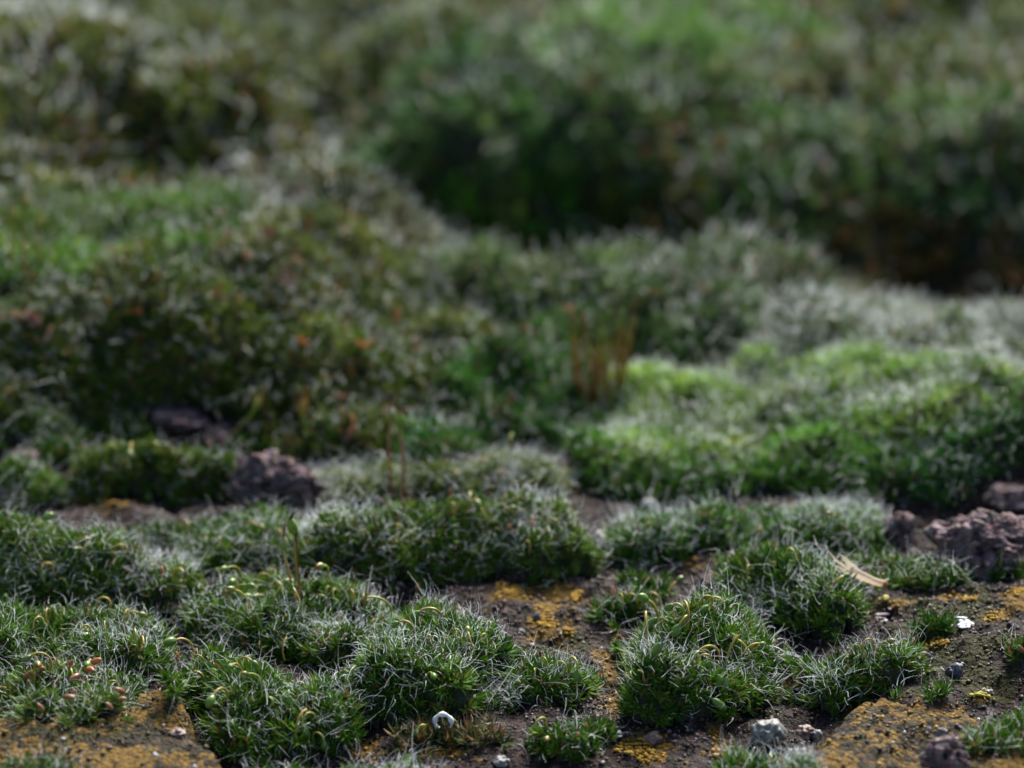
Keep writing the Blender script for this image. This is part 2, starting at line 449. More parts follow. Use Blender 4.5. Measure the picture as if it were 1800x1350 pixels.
tint[:, 0] = .75 * spots(V[:, 0], V[:, 1], V[:, 2], GOLD_SPOTS, 51)
tint[:, 1] = spots(V[:, 0], V[:, 1], V[:, 2], OLIVE_SPOTS, 53)
ground = obj("ground", mesh_from("ground", V, F, M_GROUND, tint, smooth=True), kind="structure")
def zvis(x, y): return bilin(Zr, GX[0], GY[0], STEP, x, y)

# ------------------------------------------------------------------ moss shoots
def unit(v): return v / (np.linalg.norm(v, axis=-1, keepdims=True) + 1e-9)
def moss_shoots(P, N, st, rng, near):
    """P seeds, N surface normals -> blade mesh, hair mesh (numpy)"""
    n = len(P); L = st["leaves"]; sz = st["size"]
    A = unit(0.75 * N + np.array([0, 0, 0.45]) + rng.normal(0, st.get("mess", .34), (n, 3)))
    ref = np.where(np.abs(A[:, 2:3]) < 0.9, np.array([[0, 0, 1.0]]), np.array([[1.0, 0, 0]]))
    U = unit(np.cross(A, ref)); W = np.cross(A, U)
    k = np.arange(L); f = (k + .5) / L
    phi = k[None] * 2.39996 + rng.uniform(0, 6.28, (n, 1)) + rng.normal(0, .25, (n, L))
    th = np.radians(92 - 70 * f ** 1.1)[None] + rng.normal(0, .16, (n, L))
    ss = sz * rng.uniform(.8, 1.2, (n, 1))
    rad = np.cos(phi)[..., None] * U[:, None] + np.sin(phi)[..., None] * W[:, None]
    tang = -np.sin(phi)[..., None] * U[:, None] + np.cos(phi)[..., None] * W[:, None]
    Ax = A[:, None]
    d0 = np.cos(th)[..., None] * Ax + np.sin(th)[..., None] * rad
    base = P[:, None] + Ax * (ss[..., None] * (st["stem"] * (f ** 1.0))[None, :, None]) - Ax * 0.15
    ln = ss * rng.uniform(.75, 1.2, (n, L)) * st["len"]
    wd = ss * rng.uniform(.8, 1.15, (n, L)) * st["wid"]
    bend = rng.normal(st.get("bend", .3), .4, (n, L))
    nrm = np.cross(tang, d0)
    # colours
    g0, g1 = np.array(st["col"][0]), np.array(st["col"][1])
    mixv = np.clip(.5 + .5 * fbm(P[:, 0] / 4.5, P[:, 1] / 4.5, s=61, o=3) + rng.normal(0, .22, n), 0, 1)
    col = g0 + (g1 - g0) * mixv[:, None]
    if st.get("clump"):
        br = fade(fbm(P[:, 0] / 7, P[:, 1] / 7, s=64, o=3), .35, .8)[:, None] * .32
        col = col * (1 - br) + np.array([.13, .095, .055]) * br
        col = col * (1 + .45 * fbm(P[:, 0] / 5, P[:, 1] / 5, s=67, o=2))[:, None]
    colL = col[:, None] * rng.uniform(.7, 1.3, (n, L, 1))
    old = rng.random((n, L)) < st.get("brown", .03)
    colL = np.where(old[..., None], np.array([.20, .10, .04]) * rng.uniform(.6, 1.3, (n, L, 1)), colL)
    T = [0, .5]
    Wd = [.7, .95]
    def cl(t): return base + ln[..., None] * (t * d0 + (bend * t * t)[..., None] * .5 * Ax)
    secs = []
    for t, w in zip(T, Wd):
        c = cl(t); hw = (wd * w * .5)[..., None]; up = nrm * hw * .55
        secs += [c - tang * hw + up, c, c + tang * hw + up]
    tip = cl(1.0); secs.append(tip)
    BV = np.stack(secs, 2)                              # n,L,k,3
    kk = BV.shape[2]; fl = []
    for s in range(len(T) - 1):
        a = s * 3; b = a + 3
        fl += [(a, a+1, b+1), (a, b+1, b), (a+1, a+2, b+2), (a+1, b+2, b+1)]
    a = (len(T) - 1) * 3; fl += [(a, a+1, kk-1), (a+1, a+2, kk-1)]
    fl = np.array(fl)
    BF = (np.arange(n * L)[:, None, None] * kk + fl[None]).reshape(-1, 3)
    BC = np.repeat(colL.reshape(-1, 3), kk, 0)
    # hair points
    top_pale = np.clip(.3 + 1.1 * (N[:, 2] - .3), .3, 1) * np.clip(.75 + .75 * fbm(P[:, 0] / 5.5, P[:, 1] / 5.5, s=69, o=2), .2, 1.3)  # hair growth plus painted top light: more white hairs on upward faces
    has = rng.random((n, L)) < (.62 if near else .85) * st["hair"] * np.clip(.1 + f * 1.3, 0, 1)[None] * top_pale[:, None]
    hi = np.nonzero(has.ravel())[0]
    tipf = tip.reshape(-1, 3)[hi]; dirf = unit(d0 + (bend[..., None]) * Ax).reshape(-1, 3)[hi]; tf = tang.reshape(-1, 3)[hi]; nf = nrm.reshape(-1, 3)[hi]
    m = len(hi)
    hl = st["hlen"] * np.repeat(ss, L, 1).ravel()[hi] * rng.uniform(.45, 1.35, m)
    segs = 4 if near else 2
    hw = st["hwid"] * rng.uniform(.7, 1.2, m)
    w1, w2 = rng.normal(0, 1.15, (m, 1)), rng.normal(0, 1.0, (m, 1))
    w3, w4 = rng.normal(0, 1.2, (m, 1)), rng.normal(0, 1.2, (m, 1))
    side = unit(tf * rng.normal(1, .4, (m, 1)) + nf * rng.normal(0, .7, (m, 1)))
    hs = []
    for s in range(segs + 1):
        t = s / segs
        c = tipf - dirf * .12 + hl[:, None] * (t * dirf + t * t * (w1 * tf + w2 * nf) * .7 + t ** 3 * (w3 * tf - w4 * nf) * .6)
        w = (hw * (1 - .7 * t) * .5)[:, None]
        hs += [c - side * w, c + side * w]
    HV = np.stack(hs, 1); hk = HV.shape[1]
    hf = []
    for s in range(segs):
        a = 2 * s; hf += [(a, a+1, a+3), (a, a+3, a+2)]
    HF = (np.arange(m)[:, None, None] * hk + np.array(hf)[None]).reshape(-1, 3)
    hc = np.array(st.get("hcol", (.9, .92, .94))) * rng.uniform(.75, 1.15, (m, 1))
    HC = np.repeat(hc, hk, 0)
    return (BV.reshape(-1, 3), BF, BC), (HV.reshape(-1, 3), HF, HC)

GREEN = ((.026, .080, .007), (.100, .195, .018))
BASE = dict(leaves=14, size=.68, stem=1.25, len=1.75, wid=.46, hlen=1.75, hwid=.057, hair=.6, col=GREEN, brown=.05)
def style(**k):
    s = dict(BASE); s.update(k); return s
TOPZ = Zr.copy()                    # top of everything, moss included
NTRI = [0]
def cushion_from_mask(label, gx, gy, dist, base, h, R_edge, st, spacing, seed, near, group=None, name="moss_cushion", lump=0.9, margin=-0.1):
    """dist: signed distance to the cushion's edge on the local grid (positive inside)"""
    global TOPZ
    rng = np.random.default_rng(seed)
    t = np.clip(dist / R_edge, 0, 1); prof = np.sqrt(np.clip(1 - (1 - t) ** 2, 0, 1))
    lumpn = fbm(gx / (5.0 if near else 9.0), gy / (5.0 if near else 9.0), s=seed % 97, o=3)
    top = base + prof * (h + lump * lumpn) 
    z = np.where(dist > 0, top, base) - 0.7 * (1 - fade(dist, 0, .8))
    sx, sy = gx[0, 1] - gx[0, 0], gy[1, 0] - gy[0, 0]
    F, used = grid_faces(dist > -1.0 * sx)
    V = np.stack([gx.ravel()[used], gy.ravel()[used], z.ravel()[used]], 1)
    inz = dist > 0
    cx, cy = gx[inz].mean(), gy[inz].mean()
    org = np.array([cx, cy, float(zrock(cx, cy))])
    root = thing(name, org, label, "moss", group)
    obj("underlayer", mesh_from("underlayer", V - org, F, M_BODY, smooth=True), root)
    # seeds: jittered grid, denser where steep
    x0, x1, y0, y1 = gx.min(), gx.max(), gy.min(), gy.max()
    def seeds(sp):
        a, b = np.meshgrid(np.arange(x0, x1, sp), np.arange(y0, y1, sp * .87))
        a = a + (np.arange(a.shape[0]) % 2)[:, None] * sp * .5
        return (a + rng.uniform(-.38, .38, a.shape) * sp).ravel(), (b + rng.uniform(-.38, .38, a.shape) * sp).ravel()
    gzy, gzx = np.gradient(top, sy, sx)
    def look(Z, x, y): 
        u = np.clip((x - gx[0, 0]) / sx, 0, gx.shape[1] - 1.001); v = np.clip((y - gy[0, 0]) / sy, 0, gx.shape[0] - 1.001)
        i, j = u.astype(int), v.astype(int); u, v = u - i, v - j
        return (Z[j, i]*(1-u) + Z[j, i+1]*u)*(1-v) + (Z[j+1, i]*(1-u) + Z[j+1, i+1]*u)*v
    xs, ys = seeds(spacing); xe, ye = seeds(spacing)
    gx_, gy_ = look(gzx, xe, ye), look(gzy, xe, ye)
    keep = rng.random(len(xe)) < np.clip(1.25 * np.sqrt(1 + gx_**2 + gy_**2) - 1.3, 0, 1)
    xs, ys = np.append(xs, xe[keep]), np.append(ys, ye[keep])
    dd_ = look(dist, xs, ys)
    ok = (dd_ > margin) | ((dd_ > -1.9) & (rng.random(len(xs)) < (.05 if near else 0)))
    xs, ys = xs[ok], ys[ok]
    P = np.stack([xs, ys, look(top, xs, ys)], 1)
    N = unit(np.stack([-look(gzx, xs, ys), -look(gzy, xs, ys), np.ones(len(xs))], 1))
    if len(P):
        b, hr = moss_shoots(P - org, N, st, rng, near)
        obj("leafy_shoots", mesh_from("leafy_shoots", b[0], b[1], M_LEAF, b[2]), root, kind="stuff")
        if len(hr[0]):
            obj("hair_points", mesh_from("hair_points", hr[0], hr[1], M_HAIR, hr[2]), root, kind="stuff")
        NTRI[0] += len(b[1]) + len(hr[1])
    i0, i1 = np.searchsorted(GX, [x0, x1]); j0, j1 = np.searchsorted(GY, [y0, y1])
    sub = TOPZ[j0:j1, i0:i1]
    sxx, syy = MX[j0:j1, i0:i1], MY[j0:j1, i0:i1]
    zz = np.where(look(dist, sxx, syy) > 0, look(top, sxx, syy), -99)
    TOPZ[j0:j1, i0:i1] = np.maximum(sub, zz)
    return root
CUSH = {}
def cushion(key, label, poly, st=None, frac=.45, spacing=.96, seed=1, lump=1.5, hmax=7.5, grow=0.1, group=None):
    if key in ('c13a', 'c14', 'c14b', 'c16', 'c17', 'c18', 'c22', 'c4b'): grow = -0.3
    px, py = np.array(poly, float).T
    ext = py.max() - py.min()
    _, yc, _ = march(px.mean(), py.max(), Zr)
    ppm = FPX / (yc[0] * CP + CAM_H * SP)
    hv = min(frac * ext / (ppm * .9), hmax)
    lift = hv * (py.max() - py) / ext
    x, y, _ = march(px, py, Zr, lift)
    P = densify(np.stack([x, y], 1), 3)
    cc = P.mean(0)
    s_ = 0.4
    ax, ay = np.meshgrid(np.arange(P[:, 0].min() - 2, P[:, 0].max() + 2, s_), np.arange(P[:, 1].min() - 2, P[:, 1].max() + 2, s_))
    d = edge_dist(P, ax, ay); d = np.where(inside(P, ax, ay), d, -d) + 1.2 * fbm(ax / 3.0, ay / 3.0, s=seed, o=3) + grow
    mx = d.max(); h = max(hv - 1.5, .8)
    r = cushion_from_mask(label, ax, ay, d, zrock(ax, ay), h, min(max(mx * .9, 1.0), h * 2.0 + 1.5), st or BASE, spacing, seed, True, group, lump=lump * min(1, h / 3))
    CUSH[key] = r
    return r

PALE = style(hair=1.45, hlen=1.8, hwid=.07, hcol=(.66, .68, .72))
exec_list = [
 ("c1", "pale hairy moss cushion at the left edge beside a small golden lichen gap", [(-60,905),(0,898),(60,892),(150,930),(230,952),(290,977),(328,1010),(342,1050),(300,1082),(250,1078),(180,1062),(100,1052),(0,1048),(-60,1045)], style(hair=.95, hlen=1.6, col=((.035,.095,.01),(.12,.20,.025))), .5),
 ("c2", "dark green moss cushion at the left edge above the orange capsule tuft", [(-60,1050),(0,1042),(100,1045),(200,1066),(285,1092),(305,1120),(262,1168),(205,1185),(120,1172),(50,1180),(-60,1215)], style(hair=.75), .45),
 ("c3", "small moss tuft dotted with orange capsules on the bottom left rock", [(5,1215),(25,1185),(75,1160),(140,1148),(200,1165),(232,1205),(225,1245),(190,1266),(110,1262),(40,1250)], style(hair=.9, col=((.035,.09,.01),(.11,.18,.025))), .5),
 ("c4a", "broad moss cushion from which the two thin capsule stalks rise", [(325,1065),(380,1018),(470,988),(560,1010),(640,1032),(695,1080),(680,1140),(600,1170),(500,1160),(400,1140),(335,1110)], style(hair=.75, col=((.032,.09,.009),(.11,.2,.022))), .35),
 ("c4b", "wide dark green moss cushion left of the bare brown gully", [(640,1050),(720,1045),(800,1045),(870,1072),(912,1082),(888,1112),(893,1150),(875,1195),(845,1235),(780,1258),(690,1272),(620,1250),(600,1180),(665,1110)], style(hair=.8), .4),
 ("c4c", "sloping dark green moss cushion right of the bottom left rock", [(300,1152),(345,1118),(430,1140),(520,1160),(612,1182),(622,1255),(605,1296),(560,1330),(450,1342),(405,1326),(372,1240),(335,1192)], style(hair=.7), .4),
 ("c5", "tall rounded moss cushion behind the bare brown gully, pale yellow on top", [(520,965),(560,922),(650,892),(740,882),(850,862),(950,880),(1020,918),(1058,950),(1040,985),(970,1006),(850,1012),(760,1026),(690,1028),(560,1008)], style(hair=.85, col=((.035,.09,.01),(.13,.21,.025))), .6),
 ("c6", "frosty pale moss strip between the rounded cushion and the dark bank", [(555,840),(600,818),(680,812),(790,802),(870,782),(970,802),(992,845),(940,868),(850,862),(740,882),(640,892),(560,905)], style(hair=.85, hlen=1.6, hwid=.09, hcol=(.66,.68,.68), col=((.06,.11,.018),(.17,.21,.045))), .4),
 ("c7", "grey green moss cushion in front of the left lava stone", [(190,915),(240,905),(300,908),(400,893),(500,903),(560,922),(530,962),(470,988),(400,1008),(352,1000),(330,962),(250,945)], style(hair=.8), .45),
 ("c8", "moss cushion full of yellow stalks left of the lava stone", [(118,825),(170,775),(255,757),(340,785),(405,820),(402,868),(310,890),(240,862),(160,858)], style(hair=.5, col=((.035,.09,.01),(.11,.17,.022))), .6),
 ("c9", "frosted moss cushion at the left edge beside the golden lichen patch", [(-60,822),(0,812),(60,802),(112,840),(112,888),(60,896),(-60,902)], style(hair=.95), .5),
 ("c10", "small frosted moss tuft at the left edge under the dark bank", [(-60,700),(0,690),(40,682),(98,702),(92,755),(40,772),(-60,785)], style(hair=.95), .55),
 ("c10b", "little moss tuft between the two frosted tufts at the left edge", [(30,800),(45,768),(90,757),(130,775),(128,808),(80,815)], style(hair=.6), .55),
 ("c11", "low green moss tuft beside the pinkish stony patch under the bank", [(135,770),(170,735),(225,722),(262,740),(255,760),(180,780)], style(hair=.6), .5),
 ("c11b", "low green moss tuft directly behind the left lava stone", [(405,800),(420,770),(470,755),(520,765),(545,790),(480,800)], style(hair=.6), .5),
 ("c12", "long moss cushion at the foot of the bright green mound", [(1072,935),(1100,905),(1200,888),(1350,872),(1480,872),(1555,902),(1578,932),(1540,958),(1440,968),(1330,955),(1200,972),(1095,985)], style(hair=.8, col=((.03,.095,.01),(.09,.2,.024))), .5),
 ("c13a", "moss cushion with green capsules at the right of the brown gully", [(1098,1090),(1150,1045),(1260,1020),(1340,1058),(1400,1120),(1362,1168),(1350,1222),(1270,1256),(1200,1274),(1130,1280),(1105,1235),(1115,1160)], style(hair=.82), .4),
 ("c13b", "moss cushion that the straw husk leans against", [(1250,1012),(1272,962),(1340,942),(1420,952),(1462,985),(1505,1035),(1515,1080),(1480,1106),(1420,1128),(1340,1068),(1265,1027)], style(hair=.8), .45),
 ("c14", "small silver haired moss tuft with one orange capsule beside the gully", [(1018,1058),(1058,1028),(1110,1034),(1160,1030),(1150,1060),(1110,1088),(1060,1100),(1024,1085)], PALE, .5),
 ("c14b", "tiny grey green moss tuft on the brown stone behind the silver tuft", [(1112,1035),(1130,1010),(1165,1008),(1182,1028),(1165,1045)], style(hair=.6), .5),
 ("c15", "low moss cushion behind the straw husk", [(1490,988),(1540,972),(1610,972),(1665,990),(1686,1014),(1640,1032),(1560,1032),(1500,1012)], style(hair=.95, hlen=1.5), .6),
 ("c16", "silver tipped moss cushion behind the peaked rock at bottom right", [(1408,1235),(1422,1190),(1452,1150),(1500,1118),(1568,1108),(1618,1126),(1618,1150),(1580,1174),(1530,1200),(1480,1236),(1440,1248)], PALE, .5),
 ("c17", "pale feathery moss tuft at the end of the brown gully", [(845,1238),(880,1190),(920,1158),(1000,1152),(1038,1170),(1042,1210),(1000,1248),(900,1252)], PALE, .45),
 ("c18", "pale feathery moss tuft at the bottom edge below the gully", [(932,1302),(960,1262),(1030,1243),(1072,1262),(1062,1310),(1020,1342),(945,1338)], PALE, .5),
 ("c19", "dry brownish moss tuft with a curled white flake at the bottom", [(702,1300),(730,1268),(800,1254),(868,1262),(852,1300),(765,1318)], style(hair=.55, hcol=(.5,.47,.42), col=((.03,.05,.014),(.09,.1,.03)), brown=.2), .5),
 ("c20", "blurred pale moss tuft at the bottom edge in front of the round pebble", [(1255,1360),(1275,1322),(1330,1302),(1395,1318),(1422,1355),(1400,1400),(1280,1405)], PALE, .5),
 ("c21", "blurred dark moss cushion with silver hairs at the lower right edge", [(1708,1292),(1732,1260),(1780,1246),(1850,1252),(1850,1322),(1745,1322)], style(hair=.9, hlen=1.6), .6),
 ("c22", "small silver and brown moss tuft at the right edge on the olive stone", [(1752,1150),(1768,1126),(1800,1118),(1840,1125),(1840,1165),(1780,1170)], style(hair=.95, brown=.2), .5),
 ("c23", "tiny moss sprig beside the white lichen patch", [(1625,1115),(1635,1098),(1656,1094),(1668,1108),(1650,1118)], style(hair=.6), .5),
 ("c23b", "tiny silver moss sprig on the shoulder of the peaked rock", [(1600,1226),(1612,1212),(1650,1212),(1662,1232),(1630,1240)], PALE, .5),
 ("c24", "low moss cushion at the right edge in front of the right lava stone", [(1728,1012),(1762,990),(1860,975),(1860,1012),(1790,1018)], style(hair=.85), .55),
 ("c25", "blurred low moss strip along the bottom edge left of centre", [(430,1372),(500,1345),(600,1345),(745,1352),(750,1395),(440,1410)], PALE, .5),
 ("c26", "blurred pale tuft on the bottom left rock at the picture's edge", [(22,1362),(45,1338),(95,1336),(118,1358),(90,1382),(40,1380)], PALE, .5),
 ("c27", "blurred frosty moss tuft at the left edge beside the orange capsule tuft", [(-60,1222),(-20,1192),(20,1195),(30,1228),(0,1248),(-60,1250)], style(hair=.95), .5),
]
for i, (key, label, poly, st, frac) in enumerate(exec_list):
    cushion(key, label, poly, st, frac, seed=100 + i)

# ------------------------------------------------------------------ moss banks further back: neighbouring cushions that meet edge to edge
FRONT = [(-700,780),(0,780),(120,752),(270,715),(400,735),(440,760),(550,818),(640,828),(700,818),(800,803),(900,785),(990,800),(1010,850),(1080,880),(1200,885),(1350,868),(1480,868),(1560,892),(1650,890),(1720,862),(1800,815),(2500,815)]
fx, fy, _ = march(*np.array(FRONT, float).T, Zr)
o_ = np.argsort(fx); fx, fy = fx[o_], fy[o_]
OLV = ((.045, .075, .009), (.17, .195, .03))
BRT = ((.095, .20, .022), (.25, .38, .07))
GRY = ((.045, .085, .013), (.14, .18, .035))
DRK = ((.026, .06, .007), (.11, .155, .02))  # dark bank moss; in the hollows it also carries painted shade
BACK = [  # px, py, colours, hair, pillow height, label
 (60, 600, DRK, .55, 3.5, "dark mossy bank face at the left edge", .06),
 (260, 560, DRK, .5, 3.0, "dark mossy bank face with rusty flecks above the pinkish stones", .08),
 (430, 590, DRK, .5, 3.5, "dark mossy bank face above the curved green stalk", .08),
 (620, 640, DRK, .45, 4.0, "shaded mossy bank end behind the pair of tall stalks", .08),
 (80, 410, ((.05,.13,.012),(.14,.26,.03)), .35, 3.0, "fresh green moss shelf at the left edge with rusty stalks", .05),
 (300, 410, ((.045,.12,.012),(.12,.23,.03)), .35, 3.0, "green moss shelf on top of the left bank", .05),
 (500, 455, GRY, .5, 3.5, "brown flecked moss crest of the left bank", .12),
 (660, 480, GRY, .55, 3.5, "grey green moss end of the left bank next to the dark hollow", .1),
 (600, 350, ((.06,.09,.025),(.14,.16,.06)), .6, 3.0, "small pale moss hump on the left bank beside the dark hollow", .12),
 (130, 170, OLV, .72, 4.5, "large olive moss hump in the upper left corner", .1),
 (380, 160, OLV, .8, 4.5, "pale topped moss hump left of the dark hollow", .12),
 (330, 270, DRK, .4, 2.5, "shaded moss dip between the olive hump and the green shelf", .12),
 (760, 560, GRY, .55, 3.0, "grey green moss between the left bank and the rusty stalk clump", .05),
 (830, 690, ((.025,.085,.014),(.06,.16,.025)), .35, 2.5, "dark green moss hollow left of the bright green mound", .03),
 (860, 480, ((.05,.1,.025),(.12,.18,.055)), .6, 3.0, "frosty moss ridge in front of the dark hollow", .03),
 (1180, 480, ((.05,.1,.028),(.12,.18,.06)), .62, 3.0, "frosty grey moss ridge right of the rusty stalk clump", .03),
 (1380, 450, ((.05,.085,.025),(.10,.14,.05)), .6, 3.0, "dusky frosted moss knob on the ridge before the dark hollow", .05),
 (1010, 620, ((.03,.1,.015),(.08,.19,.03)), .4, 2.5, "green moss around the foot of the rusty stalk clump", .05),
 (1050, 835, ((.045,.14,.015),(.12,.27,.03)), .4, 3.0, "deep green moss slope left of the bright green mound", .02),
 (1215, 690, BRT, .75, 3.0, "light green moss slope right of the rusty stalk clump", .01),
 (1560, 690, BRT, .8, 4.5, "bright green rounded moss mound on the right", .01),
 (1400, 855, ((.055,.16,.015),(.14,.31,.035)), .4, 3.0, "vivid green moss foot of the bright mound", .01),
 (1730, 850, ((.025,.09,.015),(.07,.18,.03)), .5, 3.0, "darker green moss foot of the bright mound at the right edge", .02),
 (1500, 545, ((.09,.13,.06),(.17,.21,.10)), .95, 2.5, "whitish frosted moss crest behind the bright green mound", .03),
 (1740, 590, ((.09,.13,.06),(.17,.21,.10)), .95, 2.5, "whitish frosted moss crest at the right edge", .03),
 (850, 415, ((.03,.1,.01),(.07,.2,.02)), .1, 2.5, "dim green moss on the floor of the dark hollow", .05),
 (1150, 350, DRK, .25, 2.5, "moss wall behind the frosty ridge, shade put into its dark colour", .1),
 (1600, 470, ((.05,.055,.014),(.11,.1,.03)), .2, 2.5, "brownish shaded moss wall at the right edge", .25),  # brown moss, its colour also darkened for the shade of the hollow
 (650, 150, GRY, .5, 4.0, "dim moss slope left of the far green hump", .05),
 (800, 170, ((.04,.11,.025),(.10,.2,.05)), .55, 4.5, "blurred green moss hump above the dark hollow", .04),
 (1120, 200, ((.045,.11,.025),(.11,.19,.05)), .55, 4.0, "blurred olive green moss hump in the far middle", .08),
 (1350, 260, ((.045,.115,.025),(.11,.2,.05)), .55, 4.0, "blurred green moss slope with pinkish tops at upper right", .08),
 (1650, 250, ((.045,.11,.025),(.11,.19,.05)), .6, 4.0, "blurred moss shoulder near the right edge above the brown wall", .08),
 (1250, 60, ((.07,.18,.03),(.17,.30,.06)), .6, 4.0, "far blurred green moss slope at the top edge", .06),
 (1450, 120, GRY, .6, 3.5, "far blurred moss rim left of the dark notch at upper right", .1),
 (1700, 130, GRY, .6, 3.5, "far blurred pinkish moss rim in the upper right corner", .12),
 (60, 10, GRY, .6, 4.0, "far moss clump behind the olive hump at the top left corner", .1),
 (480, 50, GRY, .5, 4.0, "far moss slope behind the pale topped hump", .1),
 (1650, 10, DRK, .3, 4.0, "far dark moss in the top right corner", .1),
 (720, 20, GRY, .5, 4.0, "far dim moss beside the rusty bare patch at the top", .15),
]
bx, by, bz = march(np.array([b[0] for b in BACK], float), np.array([b[1] for b in BACK], float), Zr, 5.0)
SB = 1.4
Xb, Yb = np.meshgrid(np.arange(-165, 165, SB), np.arange(330, 720, SB))
warpx = Xb + 5 * fbm(Xb / 14, Yb / 14, s=71, o=3); warpy = Yb + 6 * fbm(Xb / 14, Yb / 14, s=75, o=3)
D = np.stack([np.hypot(warpx - x, (warpy - y) * .8) for x, y in zip(bx, by)])
srt = np.sort(D, 0); own = D.argmin(0)
dpair = (srt[1] - srt[0]) * .5
dfront = (Yb - np.interp(Xb, fx, fy)) * .8 + 1.0 * fbm(Xb / 4, Yb / 4, s=77, o=2)
halfw = (Yb * CP + 57) * 0.18 + 17
dside = np.minimum(halfw - np.abs(Xb), 645 - Yb)
bare_x, bare_y, _ = march([945], [55], Zr, 2.0)
dbare = np.hypot((Xb - bare_x[0]) / 1.3, Yb - bare_y[0]) - 11
base_b = zrock(Xb, Yb)
for i, (px, py, colr, hair, h, label, brown) in enumerate(BACK):
    d = np.where(own == i, dpair, -1.0)
    d = np.minimum(np.minimum(d, dfront * (.45 if 1000 < px < 1600 else 1)), np.minimum(dside, dbare))
    jj, ii = np.nonzero(d > -.5)
    if len(jj) < 30: print("EMPTY CELL", label); continue
    s = (slice(max(jj.min() - 2, 0), jj.max() + 3), slice(max(ii.min() - 2, 0), ii.max() + 3))
    yy = Yb[s].mean(); farness = float(np.clip((by[i] - 385) / 90, 0, 1))
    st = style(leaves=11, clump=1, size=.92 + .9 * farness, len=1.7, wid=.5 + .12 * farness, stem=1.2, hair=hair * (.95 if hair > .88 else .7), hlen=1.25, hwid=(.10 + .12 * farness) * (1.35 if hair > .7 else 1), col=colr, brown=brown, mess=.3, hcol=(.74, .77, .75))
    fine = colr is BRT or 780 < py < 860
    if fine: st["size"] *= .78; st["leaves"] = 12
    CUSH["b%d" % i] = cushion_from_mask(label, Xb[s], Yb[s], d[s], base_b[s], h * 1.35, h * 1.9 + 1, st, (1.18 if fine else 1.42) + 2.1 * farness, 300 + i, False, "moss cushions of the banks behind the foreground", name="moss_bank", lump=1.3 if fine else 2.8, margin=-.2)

# ------------------------------------------------------------------ capsules on bowed stalks inside the cushions
def capsule_mesh(name, length, width, c0, c1, lid=None):
    V, F = SPH[2]
    t = V[:, 2]
    r = np.where(t > 0, 1 - .35 * np.clip(t, 0, 1) ** 2, 1)
    ang = np.arctan2(V[:, 1], V[:, 0]); rib = 1 + .04 * np.cos(8 * ang)
    W = np.stack([V[:, 0] * width * .5 * r * rib, V[:, 1] * width * .5 * r * rib, (t * .5 - .5) * length], 1)
    col = np.array(c0) + (np.array(c1) - np.array(c0)) * np.clip(-t * .5 + .5, 0, 1)[:, None]
    if lid is not None:
        col = np.where((t < -.72)[:, None], np.array(lid), col)
        W[:, 2] = np.where(t < -.85, W[:, 2] - .35 * length * .5 * (-t - .85) / .15, W[:, 2])
    return mesh_from(name, W, F, M_STALK, col, smooth=True)
CAPS = [capsule_mesh("capsule", 1.45, .85, (.10, .19, .03), (.14, .24, .035)), capsule_mesh("capsule", 1.3, .8, (.12, .2, .03), (.22, .22, .05), (.28, .11, .04)), capsule_mesh("capsule", 1.2, .7, (.10, .17, .03), (.13, .2, .04))]
CAP_OR = [capsule_mesh("old_capsule", 1.3, .75, (.34, .12, .03), (.48, .2, .06)), capsule_mesh("old_capsule", 1.15, .6, (.30, .13, .05), (.22, .07, .025)), capsule_mesh("old_capsule", 1.0, .62, (.22, .08, .03), (.33, .17, .09))]
SETA = []
for k in range(10):
    rng = np.random.default_rng(900 + k); a = rng.uniform(-.6, 1.6); end = math.radians(rng.uniform(70, 235))
    u = np.linspace(0, 1, 14)
    th = np.maximum(u - .3, 0) / .7 * end
    pts = [np.zeros(3)]; 
    for q in range(1, 14):
        dirn = np.array([math.sin(th[q]), .12 * math.sin(3 * u[q] + k), math.cos(th[q])])
        pts.append(pts[-1] + dirn * (2.9 + a) / 13)
    pts = np.array(pts); V, F = tube(pts, np.linspace(.11, .135, 14), 5)
    col = np.array([.34, .33, .06]) * rng.uniform(.65, 1.1) * (.75 + .4 * u)[:, None] + np.array([.06, -.02, 0]) * (k % 2)
    SETA.append((mesh_from("seta", V, F, M_STALK, np.repeat(col, 5, 0), smooth=True), pts[-1], pts[-1] - pts[-2]))
from mathutils import Vector, Matrix, Quaternion
def rotz(a): return Quaternion((0, 0, 1), a)
def add_seta(root, x, y, z, rng, capsule=True, sc_=1.0, sink=-1.0):
    me, tip, d = SETA[rng.integers(10)]
    org = np.array(root.location) / MM
    o = obj("seta", me, root, np.array([x, y, z]) - org + np.array([0, 0, -sink]))
    o.rotation_mode = 'QUATERNION'
    tilt = Quaternion((rng.normal(), rng.normal(), 0.01), rng.normal(0, .3))
    o.rotation_quaternion = tilt @ rotz(rng.uniform(0, 6.28)); s = sc_ * rng.uniform(.65, 1.25); o.scale = (s, s, s)
    if capsule:
        c = obj("capsule", CAPS[rng.integers(3)], o, tip)
        c.rotation_mode = 'QUATERNION'; c.rotation_quaternion = Vector((0, 0, -1)).rotation_difference(Vector(d.tolist()))
def owner(x, y, keys):
    best, bd = None, 1e9
    for k in keys:
        l = CUSH[k].location; d = math.hypot(l.x / MM - x, l.y / MM - y)
        if d < bd: best, bd = CUSH[k], d
    return best
rs = np.random.default_rng(11)
